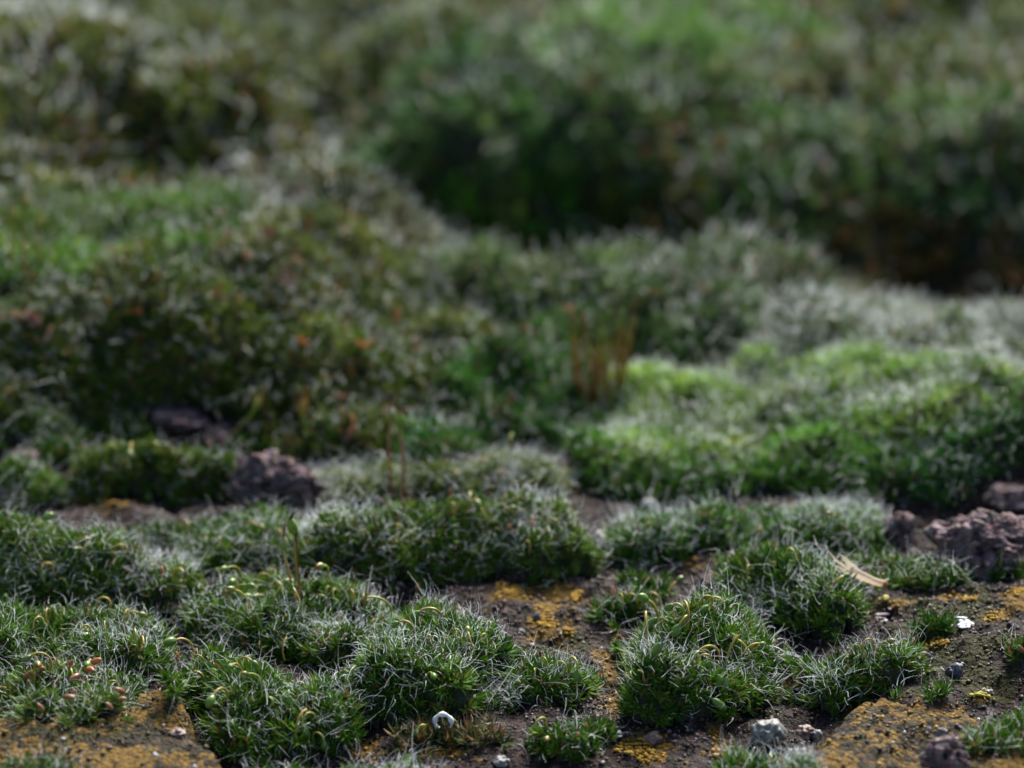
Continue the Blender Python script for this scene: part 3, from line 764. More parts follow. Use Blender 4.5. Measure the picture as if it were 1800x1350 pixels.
SETA_PX = {
 "c1": [(130,975),(152,985),(95,1012),(265,1012),(305,1035),(320,1042),(40,985),(200,990),(60,940),(250,960)],
 "c2": [(90,1085),(170,1075),(215,1100),(228,1095),(235,1120),(225,1148),(60,1110),(160,1110),(120,1050),(20,1055),(245,1150),(190,1130)],
 "c3": [(110,1165),(90,1185),(190,1205),(130,1205),(160,1180),(60,1195)],
 "c4a": [(390,1015),(425,1020),(432,1048),(470,1018),(480,1040),(478,1070),(415,1045),(405,1060),(570,1040),(585,1050),(600,1045),(560,1060),(450,1030),(620,1055),(640,1070),(500,1090),(545,1020),(465,1055),(530,1080),(440,1075),(590,1090)],
 "c4b": [(780,1090),(815,1120),(780,1135),(858,1105),(835,1150),(805,1080),(745,1215),(720,1230),(760,1130),(690,1090),(650,1110),(855,1130),(730,1120)],
 "c4c": [(335,1170),(430,1190),(350,1165),(500,1160),(420,1175),(460,1210),(530,1270),(560,1265),(400,1240),(470,1240),(520,1300),(550,1305),(360,1205)],
 "c5": [(870,945),(880,890),(900,880),(930,970),(960,940),(790,900),(820,905),(700,950),(930,920),(855,920),(990,900),(760,960),(640,950),(910,910)],
 "c6": [(830,830),(860,820),(770,850),(900,810),(880,845),(800,860)],
 "c7": [(430,930),(330,950),(480,945),(380,960),(450,965)],
 "c8": [(205,810),(235,800),(250,830),(290,830),(270,790),(300,860),(320,840),(330,820),(240,845),(280,870),(215,835),(350,850),(310,800)],
 "c12": [(1150,930),(1250,920),(1400,900),(1480,940),(1340,940)],
 "c13a": [(1120,1072),(1135,1082),(1160,1075),(1180,1070),(1190,1090),(1200,1100),(1150,1110),(1165,1095),(1140,1135),(1210,1105),(1230,1065),(1265,1165),(1275,1170),(1300,1160),(1318,1165),(1245,1160),(1225,1170),(1120,1190),(1300,1240),(1130,1195)],
 "c13b": [(1270,1080),(1455,1045),(1320,1000),(1400,990),(1385,1060)],
 "c14": [(1085,1060)], "c16": [(1500,1150),(1535,1150),(1545,1140)], "c17": [(960,1175),(990,1185),(940,1195),(1000,1175)], "c18": [(965,1320),(960,1290)],
 "c15": [(1560,990)], "c19": [(790,1270),(740,1290)], "c24": [(1755,1000)], "c20": [(1350,1340)],
}
for key, L in SETA_PX.items():
    P = march(*np.array(L, float).T, TOPZ, 1.4)
    for x, y, z in zip(*P):
        add_seta(CUSH[key], x, y, float(bilin(TOPZ, GX[0], GY[0], STEP, x, y)), rs, rs.random() < .75)
# stand-alone green capsules lying in the moss, and old orange ones
def add_capsule(root, px, py, me, lift, ang, tilt, scale=1.0, name="capsule", sink=0.0):
    x, y, z = [v[0] for v in march(px, py, TOPZ, lift)]
    org = np.array(root.location) / MM
    o = obj(name, me, root, np.array([x, y, z - sink]) - org)
    o.rotation_euler = (tilt, ang, rs.uniform(-.6, .6)); o.scale = (scale * .9, scale * .9, scale * 1.2)
    return o
for px, py, ang, tl in ((1278,1190,.15,.1),(1262,1185,-.1,.2),(1245,1215,1.35,.2),(1277,1248,2.3,0),(1160,1130,.3,.2),(1155,1085,.8,.2),(1075,1050,.4,.2)):
    add_capsule(CUSH["c14" if px == 1075 else "c13a"], px, py, CAPS[0] if px != 1245 else CAPS[1], 2.8, ang, tl, 1.25)
for px, py in ((510,1235),(240,1198),(333,1175),(790,1142),(1010,995),(345,1200)):
    k = "c4c" if px in (510, 333, 345) else "c2" if px == 240 else "c4b" if px == 790 else "c5"
    add_capsule(CUSH[k], px, py - 12, CAPS[0], 2.4, rs.normal(.2, .3), rs.normal(0, .3), 1.3)
for px, py in ((98,1155),(128,1165),(55,1185),(100,1200),(150,1175),(165,1185),(155,1195),(128,1215),(110,1230),(65,1242),(200,1215),(185,1240),(205,1235),(140,1190),(75,1180),(160,1172)):
    add_capsule(CUSH["c3"], px, py - 6, CAP_OR[rs.integers(3)], rs.uniform(2.0, 3.0), rs.normal(0, .8), rs.normal(0, .5), rs.uniform(.85, 1.35), "old_capsule")
for px, py, k in ((1075,1035,"c14"),(284,1000,"c1"),(310,1150,"c4c"),(420,1115,"c4c"),(440,1130,"c4c"),(455,1135,"c4c"),(345,1145,"c4c"),(580,985,"c5"),(735,1030,"c5"),(935,915,"c5"),(890,925,"c5"),(1790,1140,"c22"),(250,1030,"c1"),(370,785,"c8"),(300,780,"c8"),(240,820,"c8"),(790,865,"c6"),(887,835,"c6"),(10,690,"c10")):
    add_capsule(CUSH[k], px, py - 6, CAP_OR[rs.integers(2)], 2.5, rs.normal(0, .5), rs.normal(0, .4), .95, "old_capsule")
# rusty dead leaves in the banks behind
def leaf_mesh(seed, col):
    r = np.random.default_rng(seed); n = 6
    t = np.linspace(0, 1, n); w = .75 * np.sin(np.pi * np.clip(t * .92 + .06, 0, 1)) ** .8
    V, F = [], []
    for k in range(n):
        z_ = .5 * t[k] ** 2 * r.uniform(.5, 1.4)
        V += [(t[k] * 2.4 - 1.2, -w[k] * .8, z_ + .3), (t[k] * 2.4 - 1.2, 0, z_), (t[k] * 2.4 - 1.2, w[k] * .8, z_ + .3)]
    for k in range(n - 1):
        a = 3 * k; F += [(a, a+1, a+4), (a, a+4, a+3), (a+1, a+2, a+5), (a+1, a+5, a+4)]
    return mesh_from("dead_leaf", np.array(V), np.array(F), M_STALK, np.array([col]), smooth=True)
DEAD = [leaf_mesh(k, c) for k, c in enumerate([(.26, .10, .035), (.2, .075, .03), (.30, .16, .07), (.24, .13, .08)])]
DEAD_PX = [(385,515),(410,530),(245,530),(505,495),(610,535),(620,760),(625,740),(560,420),(650,430),(640,410),(480,520),(405,410),(470,410),(90,590),(40,560),(250,600),(230,555),(530,605),(60,560),(600,700),(635,610),(735,610),(700,570),(395,425),(330,620),(150,520),(430,450),(520,460),(230,80),(240,100),(350,85),(100,105),(290,280),(370,290),(200,300),(660,470),(1180,230),(1165,215),(1440,355),(1620,480),(1660,350),(1340,590),(1350,580),(1450,100),(1440,420),(1580,490),(1690,370),(1000,545),(945,360)]
bkeys = [k for k in CUSH if k[0] == "b"]
P = march(*np.array(DEAD_PX, float).T, TOPZ, 2.0)
for x, y, z in zip(*P):
    i = int(np.argmin(np.hypot(bx - x, (by - y) * .8))); k = "b%d" % i
    if k not in CUSH: continue
    o = obj("dead_leaf", DEAD[rs.integers(4)], CUSH[k], np.array([x, y, z]) - np.array(CUSH[k].location) / MM)
    o.rotation_euler = rs.uniform(-1.2, 1.2, 3); s = rs.uniform(.8, 1.5); o.scale = (s, s, s)

# ------------------------------------------------------------------ tall stalks
def arc(p0, p1, p2, n=16):
    t = np.linspace(0, 1, n)[:, None]
    return (1-t)**2 * np.array(p0) + 2*t*(1-t)*np.array(p1) + t*t*np.array(p2)
def pix_at(px, py, Y): return np.array([float(v) for v in at_depth(px, py, Y)])
def tall_stalk(label, path, caps=None, c0=(.16,.06,.03), c1=(.26,.24,.05), rad=.14, group="tall capsule stalks", cap_cols=((.14,.22,.03),(.22,.24,.05)), beak=(.24,.10,.09), cw=.95, lean=.6):
    """path: pixel list from base to tip; the base depth comes from the moss it grows out of"""
    x, y, z = [v[0] for v in march(path[0][0], path[0][1], TOPZ, 1.0)]
    Y = float(y)
    pts = [pix_at(px, py, Y + (k * lean)) for k, (px, py) in enumerate(path)]
    pts[0] = pts[0] - np.array([0, 0, 1.2])
    pts = np.array(pts)
    u = np.linspace(0, len(pts) - 1, 22); i = np.minimum(u.astype(int), len(pts) - 2); f = u - i
    m = np.gradient(pts, axis=0)
    f = f[:, None]
    cur = (2*f**3-3*f**2+1)*pts[i] + (f**3-2*f**2+f)*m[i] + (-2*f**3+3*f**2)*pts[i+1] + (f**3-f**2)*m[i+1]
    root = thing("moss_sporophyte", pts[0], label, "sporophyte", group)
    V, F = tube(cur, np.linspace(rad * 1.1, rad * .85, 22), 6)
    t = np.repeat(np.linspace(0, 1, 22), 6)[:, None]
    obj("stalk", mesh_from("stalk", V - pts[0], F, M_STALK, np.array(c0) * (1 - t) + np.array(c1) * t, smooth=True), root)
    if caps:
        cp = np.array([pix_at(px, py, cur[-1][1]) for px, py in caps])   # capsule start, capsule end, beak end
        n = 12; t = np.linspace(0, 1, n)[:, None]; ax = cp[0] * (1 - t) + cp[1] * t
        w = cw * .5 * (np.sin(np.pi * np.linspace(.07, .88, n)) ** .8)
        V, F = tube(ax, w, 8); tt = np.repeat(t, 8, 0)
        co = obj("capsule", mesh_from("capsule", V - pts[0], F, M_STALK, np.array(cap_cols[0]) * (1 - tt) + np.array(cap_cols[1]) * tt, smooth=True), root)
        bp = arc(cp[1] * 1.08 - cp[0] * .08 - (cp[1]-cp[0]) * .16, (cp[1] + cp[2]) / 2 + (cp[1]-cp[0]) * .12, cp[2], 8)
        V, F = tube(bp, np.linspace(w[-1] * .8, .05, 8), 6)
        obj("beak", mesh_from("beak", V - pts[0], F, M_STALK, np.array([beak]), smooth=True), co)
    return root
tall_stalk("tall stalk with pale capsule and pink beak, left of the sharp foreground pair", [(526,1068),(514,1030),(502,985),(499,966)], [(499,968),(498,943),(503,914)], c0=(.28,.11,.03), c1=(.36,.34,.07), cap_cols=((.2,.27,.06),(.34,.33,.16)), beak=(.3,.15,.13), rad=.17, cw=1.15)
tall_stalk("tall stalk with green leaf shaped capsule and dark beak in the foreground", [(531,1052),(522,1010),(518,960),(517,938)], [(518,940),(510,912),(519,899)], c0=(.28,.11,.03), c1=(.40,.28,.07), cap_cols=((.13,.25,.02),(.17,.26,.03)), beak=(.05,.03,.02), rad=.16, cw=1.25)
tall_stalk("bare brown stalk with black tip beside the green capsule stalk", [(533,1052),(526,1020),(521,970),(520,923)], None, c0=(.2,.075,.025), c1=(.05,.03,.02), rad=.13)
tall_stalk("left stalk of the blurred pair with red beak before the dark bank", [(690,885),(684,810),(684,770),(688,738)], [(688,740),(686,716),(697,690)], c0=(.30,.08,.04), c1=(.34,.2,.07), cap_cols=((.14,.24,.02),(.42,.36,.22)), beak=(.30,.11,.10), rad=.22, cw=1.3)
tall_stalk("right stalk of the blurred pair with green capsule and bent red beak", [(707,885),(709,820),(705,780),(703,752)], [(703,752),(703,726),(722,711)], c0=(.30,.08,.04), c1=(.34,.2,.07), cap_cols=((.15,.26,.02),(.2,.27,.03)), beak=(.30,.11,.10), rad=.22, cw=1.35)
tall_stalk("curved green and orange stalk leaning right above the left lava stone", [(374,788),(400,770),(430,742),(446,722)], [(446,722),(458,698),(466,672)], c0=(.32,.10,.04), c1=(.18,.26,.05), cap_cols=((.10,.26,.02),(.36,.24,.05)), beak=(.34,.24,.05), rad=.24, cw=1.2, lean=-1.4)
tall_stalk("short yellow orange stalk against the dark bank", [(528,770),(528,745),(530,732)], [(530,734),(535,700),(538,672)], c0=(.14,.12,.03), c1=(.2,.18,.03), cap_cols=((.30,.27,.02),(.38,.19,.03)), beak=(.34,.17,.04), rad=.2, cw=1.3, lean=-1.6)
tall_stalk("thin green stalk in the dark hollow", [(912,425),(913,395),(913,385)], [(913,388),(912,358),(914,330)], c0=(.1,.1,.02), c1=(.14,.2,.02), cap_cols=((.18,.28,.03),(.22,.27,.03)), beak=(.14,.16,.03), rad=.28, cw=1.8)
tall_stalk("faint pinkish stalk on the bright green mound", [(1612,735),(1613,690),(1612,640)], None, c0=(.3,.16,.1), c1=(.34,.26,.16), rad=.16)
for k, (px, tx, ty) in enumerate(((938, 934, 440), (975, 972, 470))):
    tall_stalk(("left" if k == 0 else "right") + " thin pale stalk of two rising before the frosty ridge", [(px, 600), (px - 2, 540), (tx, ty + 25)], [(tx, ty + 28), (tx - 1, ty), (tx + 3, ty - 25)], c0=(.22,.12,.05), c1=(.24,.24,.09), rad=.16, cw=.9)
for k, (px, by_, ty, nm) in enumerate(((22, 480, 370, "leftmost rusty stalk on the green shelf at the left edge"), (44, 485, 345, "tallest rusty stalk with yellow tip on the green shelf"), (70, 460, 380, "rightmost rusty stalk on the green shelf at the left edge"))):
    tall_stalk(nm, [(px, by_), (px - 3, by_ - 50), (px - 1, ty + 20)], [(px - 1, ty + 24), (px + 1, ty - 4), (px + 6, ty - 26)], c0=(.3,.12,.035), c1=(.32,.24,.05), cap_cols=((.22,.27,.03),(.36,.29,.06)), beak=(.3,.2,.06), rad=.22, cw=1.3)
# clump of rusty stalks
def stalk_clump(label, px0, px1, base_y, top_y, n, seed, key):
    rng = np.random.default_rng(seed)
    x, y, z = [v[0] for v in march((px0 + px1) / 2, base_y, TOPZ, 0.5)]
    org = np.array([x, y, z])
    root = thing("stalk_clump", org, label, "sporophytes")
    for k in range(n):
        u = (k + .5) / n + rng.normal(0, .03); px = px0 + (px1 - px0) * u
        p0 = pix_at(px * .75 + (px0 + px1) * .125, base_y + rng.uniform(-14, 6), y + rng.uniform(-2, 2)) - np.array([0, 0, 1.2])
        ty = top_y + rng.uniform(-10, 75) + 12 * abs(u - .4)
        p2 = pix_at(px + rng.normal(0, 5), ty, p0[1] + rng.uniform(-1, 2))
        p1 = (p0 + p2) / 2 + rng.normal(0, .5, 3)
        pts = arc(p0, p1, p2, 10); V, F = tube(pts, np.linspace(.27, .2, 10), 5); t = np.repeat(np.linspace(0, 1, 10), 5)[:, None]
        s = obj("stalk", mesh_from("stalk", V - org, F, M_STALK, np.array([.18, .055, .014]) * (1 - t) + np.array([.34, .19, .04]) * t, smooth=True), root)
        d = unit(pts[-1] - pts[-2]); ax = pts[-1] + d * np.linspace(-.1, 2.6, 8)[:, None]
        V, F = tube(ax, .55 * np.sin(np.pi * np.linspace(.1, .97, 8)) ** .8, 6)
        obj("capsule", mesh_from("capsule", V - org, F, M_STALK, np.array([(.14, .18, .03) if rng.random() < .7 else (.2, .13, .04)]), smooth=True), s)
    return root
stalk_clump("dense clump of rusty stalks with yellow green tips before the bright mound", 1000, 1112, 700, 560, 17, 5, None)
stalk_clump("sparse clump of yellowish stalks at the foot of the olive hump", 40, 170, 300, 190, 9, 6, None)

# ------------------------------------------------------------------ stones
def stone(label, px, py_top, py_bot, px_w, name="lava_stone", mat=M_LAVA, seed=1, sub=5, pit=.3, depth_ratio=.8, tint=(0, 0, 0), rough_=.22, zoff=0.0, cat="stone", group=None, sqz=None):
    x, y, z = [v[0] for v in march(px, py_bot, Zr)]
    dep = y * CP + (CAM_H - z) * SP; s = dep / FPX
    rx = px_w * .5 * s; rz = (py_bot - py_top) * s / .93 * .5; ry = rx * depth_ratio
    V, F = SPH[sub]
    V0 = V * 1.6 + seed * 7.3
    r = 1 + rough_ * fbm(V0[:, 0], V0[:, 1], V0[:, 2], s=seed, o=4)
    pn = fbm(V0[:, 0] * 1.9, V0[:, 1] * 1.9, V0[:, 2] * 1.9, s=seed + 31, o=2)
    r = r - pit * np.clip(pn - .22, 0, 1) * 1.6
    if sub >= 4: r = r + .05 * fbm(V0[:, 0] * 6, V0[:, 1] * 6, V0[:, 2] * 6, s=seed + 3, o=2)
    W = V * r[:, None] * np.array([rx, ry, rz])
    if sqz: W[:, 2] += sqz * W[:, 0]
    W = W + np.array([0, 0, rz * .8])
    org = np.array([x, y + ry * .7, float(zrock(x, y + ry * .7)) + zoff])
    t = np.zeros((len(V), 3)); t[:] = tint
    return tag(obj(name, mesh_from(name, W, F, mat, t, smooth=True), None, org), label, cat, group)
stone("pitted purple grey lava stone on the left between moss cushions", 484, 800, 908, 150, seed=3, pit=.8, rough_=.42, depth_ratio=.75)
stone("pitted pinkish lava stone at the right edge behind the olive plateau", 1735, 905, 1004, 165, seed=8, pit=.8, rough_=.4, depth_ratio=.8, sqz=.06)
stone("small pinkish stone left of the right lava stone", 1580, 903, 968, 56, seed=12, pit=.3, sub=4, name="lava_stone")
stone("dusky purple stone at the right edge behind the right lava stone", 1775, 872, 908, 84, seed=15, pit=.3, sub=4, name="lava_stone")
stone("pinkish rubble stone under the dark bank, left of two", 320, 748, 774, 84, seed=17, pit=.7, rough_=.45, sub=4, name="rubble_stone")
stone("pinkish rubble stone under the dark bank, right of two", 386, 762, 788, 66, seed=19, pit=.7, rough_=.45, sub=4, name="rubble_stone")
stone("small pinkish stone at the left edge below the little tufts", 40, 800, 835, 60, seed=23, pit=.3, sub=3, name="rubble_stone")
stone("pinkish pitted rock lump on the lower right rock at the bottom edge", 1665, 1305, 1372, 88, seed=27, pit=.5, sub=4, name="rubble_stone")
def pebble_mat(name, c):
    m, nt, out = new_mat(name); L = nt.links.new
    tc = nd(nt, "ShaderNodeTexCoord"); no = nd(nt, "ShaderNodeTexNoise"); no.inputs["Scale"].default_value = 900; no.inputs["Detail"].default_value = 5; L(tc.outputs["Object"], no.inputs["Vector"])
    r = nd(nt, "ShaderNodeValToRGB"); r.color_ramp.elements[0].color = (*[v * .65 for v in c], 1); r.color_ramp.elements[1].color = (*[min(v * 1.25, .9) for v in c], 1); L(no.outputs["Fac"], r.inputs[0])
    p = nd(nt, "ShaderNodeBsdfPrincipled"); p.inputs["Roughness"].default_value = .55; L(r.outputs[0], p.inputs["Base Color"])
    b = nd(nt, "ShaderNodeBump"); b.inputs["Distance"].default_value = .0002; L(no.outputs["Fac"], b.inputs["Height"]); L(b.outputs[0], p.inputs["Normal"])
    L(p.outputs[0], out.inputs[0]); return m
M_PALE, M_PINK, M_BLUE, M_WHITE = pebble_mat("pale_pebble", (.15, .145, .14)), pebble_mat("pink_pebble", (.16, .10, .085)), pebble_mat("slate_pebble", (.06, .06, .08)), pebble_mat("white_pebble", (.28, .27, .26))
PEB = [
 (1350,1272,1318,60,M_PALE,"round pale grey pebble behind the blurred bottom tuft"),
 (1148,1290,1312,30,M_PINK,"rounded pinkish pebble below the capsule cushion"),
 (1418,1272,1300,36,M_PINK,"pale pink pebble left of the peaked rock"),
 (1437,1286,1308,18,M_WHITE,"small white pebble tucked against the peaked rock"),
 (944,1076,1095,15,M_BLUE,"tiny slate blue pebble in the golden lichen of the gully"),
 (916,1102,1115,14,M_BLUE,"tiny pale blue pebble left in the gully"),
 (934,1128,1142,14,M_PINK,"tiny lilac pebble lower in the gully"),
 (1052,935,970,30,M_WHITE,"bright white pebble between the rounded and the long cushion"),
 (880,1335,1352,30,M_PALE,"lilac grey pebble at the bottom edge beside the feathery tuft"),
 (1680,1172,1196,30,M_BLUE,"slate chip on the olive plateau near the tiny silver sprig"),
 (1730,1205,1217,12,M_WHITE,"left tiny white bead pebble on the plateau"),
 (1740,1207,1221,13,M_WHITE,"right tiny white bead pebble on the plateau"),
 (1632,1278,1290,11,M_WHITE,"tiny cream chip on the shoulder of the peaked rock"),
 (1655,1276,1300,20,M_PALE,"pale chip on the front of the peaked rock"),
 (310,1280,1296,30,M_PINK,"flat pinkish chip on the bottom left rock"),
 (1142,880,905,34,M_PALE,"blurred whitish chip on the long cushion's left end"),
 (998,1312,1330,26,M_BLUE,"dark chip at the bottom edge between two feathery tufts"),
]
for i, (px, pt, pb, w, m, lab) in enumerate(PEB):
    stone(lab, px, pt, pb, w, name="pebble", mat=m, seed=40 + i, sub=3, pit=.25, rough_=.3, depth_ratio=.9, zoff=-.35, cat="pebble", group="pebbles on the stone")

# ------------------------------------------------------------------ lichen patches
def blob_cluster(label, cx, cy, rx, ry, n, cols, size, seed, name="lichen_patch", flat=.75, smoothed=False):
    rng = np.random.default_rng(seed)
    if cols is GO: n, size = int(n * 1.6), size * .85
    a = rng.uniform(0, 6.28, n); r = rng.random(n) ** .62 * (1 + .35 * np.sin(3 * a + seed))
    px, py = cx + rx * r * np.cos(a), cy + ry * r * np.sin(a)
    x, y, z = march(px, py, Zr)
    z = bilin(Zr, GX[0], GY[0], STEP, x, y)
    org = np.array([x.mean(), y.mean(), z.mean()])
    V0, F0 = SPH[1] if n < 30 else SPH[0]; parts = []
    for k in range(n):
        s = size * rng.uniform(.35, 1.1)
        V = V0 * (1 + .2 * vnoise(V0[:, 0] * 1.7 + k, V0[:, 1] * 1.7, V0[:, 2] * 1.7, seed))[:, None] * np.array([s * rng.uniform(.8, 1.4), s, s * flat])
        parts.append((V + np.array([x[k], y[k], z[k] + .18]) - org, F0, np.array(cols[rng.integers(len(cols))]) * rng.uniform(.8, 1.15)))
    V, F, c = join(parts)
    return tag(obj(name, mesh_from(name, V, F, M_CRUST, c, smooth=True), None, org), label, "lichen", "lichen patches on the stone")
WH = [(.66, .67, .68), (.72, .72, .72)]; GO = [(.36, .21, .025), (.30, .16, .02), (.38, .25, .045)]; PK = [(.4, .32, .33), (.5, .44, .44)]
blob_cluster("bright white lichen spot on the olive plateau", 1697, 1101, 12, 7, 45, WH, .36, 1, flat=.3)
blob_cluster("smaller white lichen spot left of the bright white one", 1668, 1101, 6, 4, 14, WH, .28, 2, flat=.3)
blob_cluster("row of white lichen dots above the bright white spot", 1692, 1090, 12, 2, 10, WH, .22, 3, flat=.35)
blob_cluster("pinkish white lichen spot above the silver tipped cushion", 1551, 1088, 12, 9, 22, PK, .3, 4, flat=.35)
blob_cluster("white lichen flake below the silver tipped cushion's right end", 1630, 1180, 10, 5, 16, PK + WH, .28, 5, flat=.35)
blob_cluster("golden lichen streak right of the silver tipped cushion", 1648, 1132, 18, 8, 40, GO, .26, 6)
blob_cluster("golden lichen streak on the plateau right of the white spot", 1745, 1088, 18, 6, 34, GO, .26, 7)
blob_cluster("yellow lichen dab near the lower tip of the straw husk", 1553, 1056, 9, 4, 14, [(.45,.36,.12)], .32, 8)
blob_cluster("yellow lichen dab on the upper plateau, centre", 1700, 1056, 14, 4, 20, GO, .3, 9)
blob_cluster("yellow lichen dab on the upper plateau, right", 1786, 1042, 12, 6, 20, GO, .3, 10)
blob_cluster("yellow green lichen rosette near the white beads", 1726, 1224, 14, 6, 26, [(.4,.36,.07),(.34,.28,.05)], .28, 11)
blob_cluster("golden lichen crust in the gully beside the slate pebble", 955, 1092, 24, 14, 80, GO, .26, 12)
blob_cluster("golden lichen crust lower in the gully", 996, 1115, 12, 8, 30, GO, .24, 13)
blob_cluster("golden lichen crust at the head of the gully", 900, 1042, 36, 12, 70, GO, .28, 14)
blob_cluster("golden lichen crust below the silver tuft's left end", 1012, 1050, 9, 10, 26, GO, .3, 15)
blob_cluster("golden lichen crust in the small gap on the left", 335, 1047, 14, 6, 30, GO, .26, 16)
blob_cluster("golden lichen crust at the bottom edge below the capsule cushion", 1125, 1322, 36, 18, 80, GO, .32, 17)
blob_cluster("orange lichen crust behind the frosted left cushions", 165, 875, 40, 12, 60, [(.34,.18,.03),(.3,.15,.03)], .34, 18)
blob_cluster("pale lichen flake with ragged edge beside the bottom feathery tuft", 1082, 1296, 10, 5, 20, [(.5,.55,.5),(.6,.62,.58)], .3, 19, flat=.3)
blob_cluster("blurred orange lichen on the bare stone at the top edge", 945, 62, 34, 20, 60, [(.36,.19,.03),(.42,.24,.04)], 1.2, 20, flat=.4)

# curled white flake on the dry tuft
x, y, z = [v[0] for v in march(778, 1270, TOPZ, 1.6)]
a = np.linspace(-.6, 4.6, 18); pts = np.stack([1.0 * np.cos(a) * (1 - .05 * a), .5 * np.sin(a) * .6, .85 * np.sin(a)], 1)
V, F = tube(pts, .26 * (1 + .35 * np.sin(a * 5)) * np.interp(a, [-.6, 0, 4, 4.6], [.5, 1, 1, .4]), 7)
tag(obj("lichen_flake", mesh_from("lichen_flake", V, F, M_CRUST, np.array([(.62, .63, .64)]), smooth=True), None, (x, y, z)), "curled white ring shaped flake on the dry brownish tuft", "lichen")

# ------------------------------------------------------------------ straw husk
x, y, z = [v[0] for v in march(1553, 1042, Zr)]
Yh = float(y)
root_p = pix_at(1553, 1026, Yh)
husk = thing("straw_husk", root_p, "tan straw husk with bristles leaning on moss", "straw")
def husk_blade(name, pix, w0, w1, col0, col1, fold, dy, y0=0.0):
    p = np.array([pix_at(px, py, Yh + y0 + dy * k) for k, (px, py) in enumerate(pix)])
    n = 14; u = np.linspace(0, len(p) - 1, n); i = np.minimum(u.astype(int), len(p) - 2); f = (u - i)[:, None]
    c = p[i] * (1 - f) + p[i + 1] * f
    c[1:-1] = (c[:-2] + c[1:-1] * 2 + c[2:]) / 4
    t = np.linspace(0, 1, n); w = (w0 + (w1 - w0) * t) * np.where(t < .1, .75 + 2.5 * t, 1) * .5
    tan = unit(np.gradient(c, axis=0)); up = unit(np.cross(tan, np.array([0, -1.0, .2]))); out_ = np.cross(up, tan)
    K = 7; V = []
    for k in range(K):
        a_ = (k / (K - 1) - .5) * fold
        V.append(c + up * (w * np.sin(a_) / math.sin(fold / 2))[:, None] + out_ * (w * (np.cos(a_) - math.cos(fold / 2)))[:, None] * .9)
    V = np.stack(V, 1).reshape(-1, 3); F = []
    for r_ in range(n - 1):
        for k in range(K - 1):
            q = r_ * K + k; F += [(q, q + 1, q + K + 1), (q, q + K + 1, q + K)]
    tt = np.repeat(t, K)[:, None]; cc = np.array(col0) * (1 - tt) + np.array(col1) * tt
    rib = 1 + .12 * np.sin(np.tile(np.arange(K), n) * 2.6)[:, None]
    return obj(name, mesh_from(name, V - root_p, np.array(F), M_STRAW, cc * rib, smooth=True), husk)
T0, T1 = (.80, .60, .40), (.76, .63, .47)
husk_blade("sheath", [(1553,1027),(1535,1021),(1512,1010),(1490,999)], .85, 1.05, T0, T1, 2.6, -1.0)
husk_blade("sheath", [(1550,1029),(1530,1024),(1505,1014),(1480,1003)], .35, .4, (.7,.46,.26), T1, 2.2, -1.0)
for q, (pix, w) in enumerate((([(1500,1004),(1485,995),(1468,984),(1456,968)], .5), ([(1505,1004),(1492,992),(1478,978)], .6), ([(1498,1008),(1480,1000),(1464,992)], .5), ([(1508,1001),(1496,990),(1486,980),(1476,974)], .45), ([(1495,1010),(1478,1004),(1460,999)], .4))):
    husk_blade("bristle", pix, w, .07, T1, (.62, .52, .4), 1.6, -.4, -2.7)
V, F = SPH[2]
e = obj("cut_end", mesh_from("cut_end", V * np.array([.35, .45, .42]), F, M_STRAW, np.array([(.42, .16, .06)]), smooth=True), husk, (.1, 0, 0))

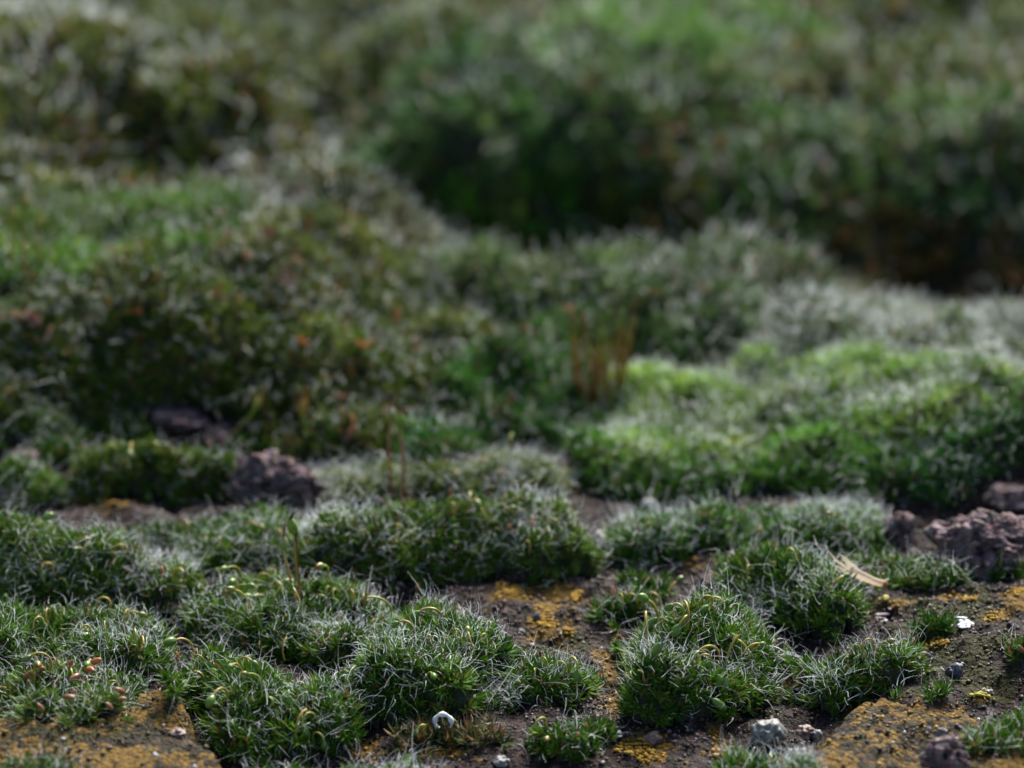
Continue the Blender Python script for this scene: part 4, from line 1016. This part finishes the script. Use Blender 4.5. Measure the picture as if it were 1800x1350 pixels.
# ------------------------------------------------------------------ grit on the bare stone
rg = np.random.default_rng(77)
n = 60000
x = rg.uniform(-64, 66, n); y = 258 + 84 * rg.random(n)
zr_, zt_ = bilin(Zr, GX[0], GY[0], STEP, x, y), bilin(TOPZ, GX[0], GY[0], STEP, x, y)
zg_ = bilin(Zground, GX[0], GY[0], STEP, x, y)
keep = (zt_ - zr_ < .25) & ((np.abs(zr_ - zg_) < .5) | (rg.random(n) < .4)) & (rg.random(n) < .35 + .65 * (fbm(x / 6, y / 6, s=88, o=3) > -.1))
x, y, zz = x[keep], y[keep], zr_[keep]
n = len(x)
slab = np.abs(zz - zg_[keep]) > .5
gold = (spots(x, y, zz, GOLD_SPOTS, 51) > rg.uniform(.25, .9, n)) | (slab & (.22 + .6 * fbm(x / 5, y / 5, s=91, o=3) > rg.uniform(.2, 1.2, n)))
olive = (spots(x, y, zz, OLIVE_SPOTS, 53) > rg.uniform(.4, 1.1, n)) | (slab & (rg.random(n) < .45))
pal = .55 * np.array([(.07, .045, .035), (.13, .085, .07), (.2, .15, .14), (.045, .032, .03), (.17, .13, .15), (.10, .075, .05)])
col = pal[rg.integers(len(pal), size=n)] * rg.uniform(.7, 1.3, (n, 1))
col = np.where(olive[:, None], np.array([.05, .046, .012]) * rg.uniform(.6, 1.4, (n, 1)), col)
col = np.where(gold[:, None], np.array([.29, .16, .02]) * rg.uniform(.5, 1.4, (n, 1)), col)
wh = rg.random(n) < .022
col = np.where(wh[:, None], np.array([.5, .47, .46]), col)
sz = .09 + .30 * rg.random(n) ** 4
V0, F0 = OCT_V, OCT_F
jit = rg.uniform(.65, 1.35, (n, 6, 3))
VV = V0[None] * jit * sz[:, None, None]
ang = rg.uniform(0, 6.28, n); ca, sa = np.cos(ang), np.sin(ang)
VV = np.stack([VV[..., 0]*ca[:, None] - VV[..., 1]*sa[:, None], VV[..., 0]*sa[:, None] + VV[..., 1]*ca[:, None], VV[..., 2] * .8], -1)
VV = VV + np.stack([x, y, zz + sz * .3 + .15 * slab], 1)[:, None]
FF = (np.arange(n)[:, None, None] * 6 + F0[None]).reshape(-1, 3)
gc = np.array([0, 300, 0.0])
grit = obj("grit", mesh_from("grit", VV.reshape(-1, 3) - gc, FF, M_GRIT, np.repeat(col, 6, 0)), None, gc, kind="stuff")
tag(grit, "brown, ochre and white grit crumbs on the bare stone between the cushions", "grit")

# ------------------------------------------------------------------ focus on the moss at the middle of the sharp band
x, y, z = [v[0] for v in march(800, 1140, TOPZ, 1.5)]
cam_d.dof.focus_distance = float(y * CP + (CAM_H - z) * SP) * MM
print("moss triangles", NTRI[0], "focus", cam_d.dof.focus_distance)
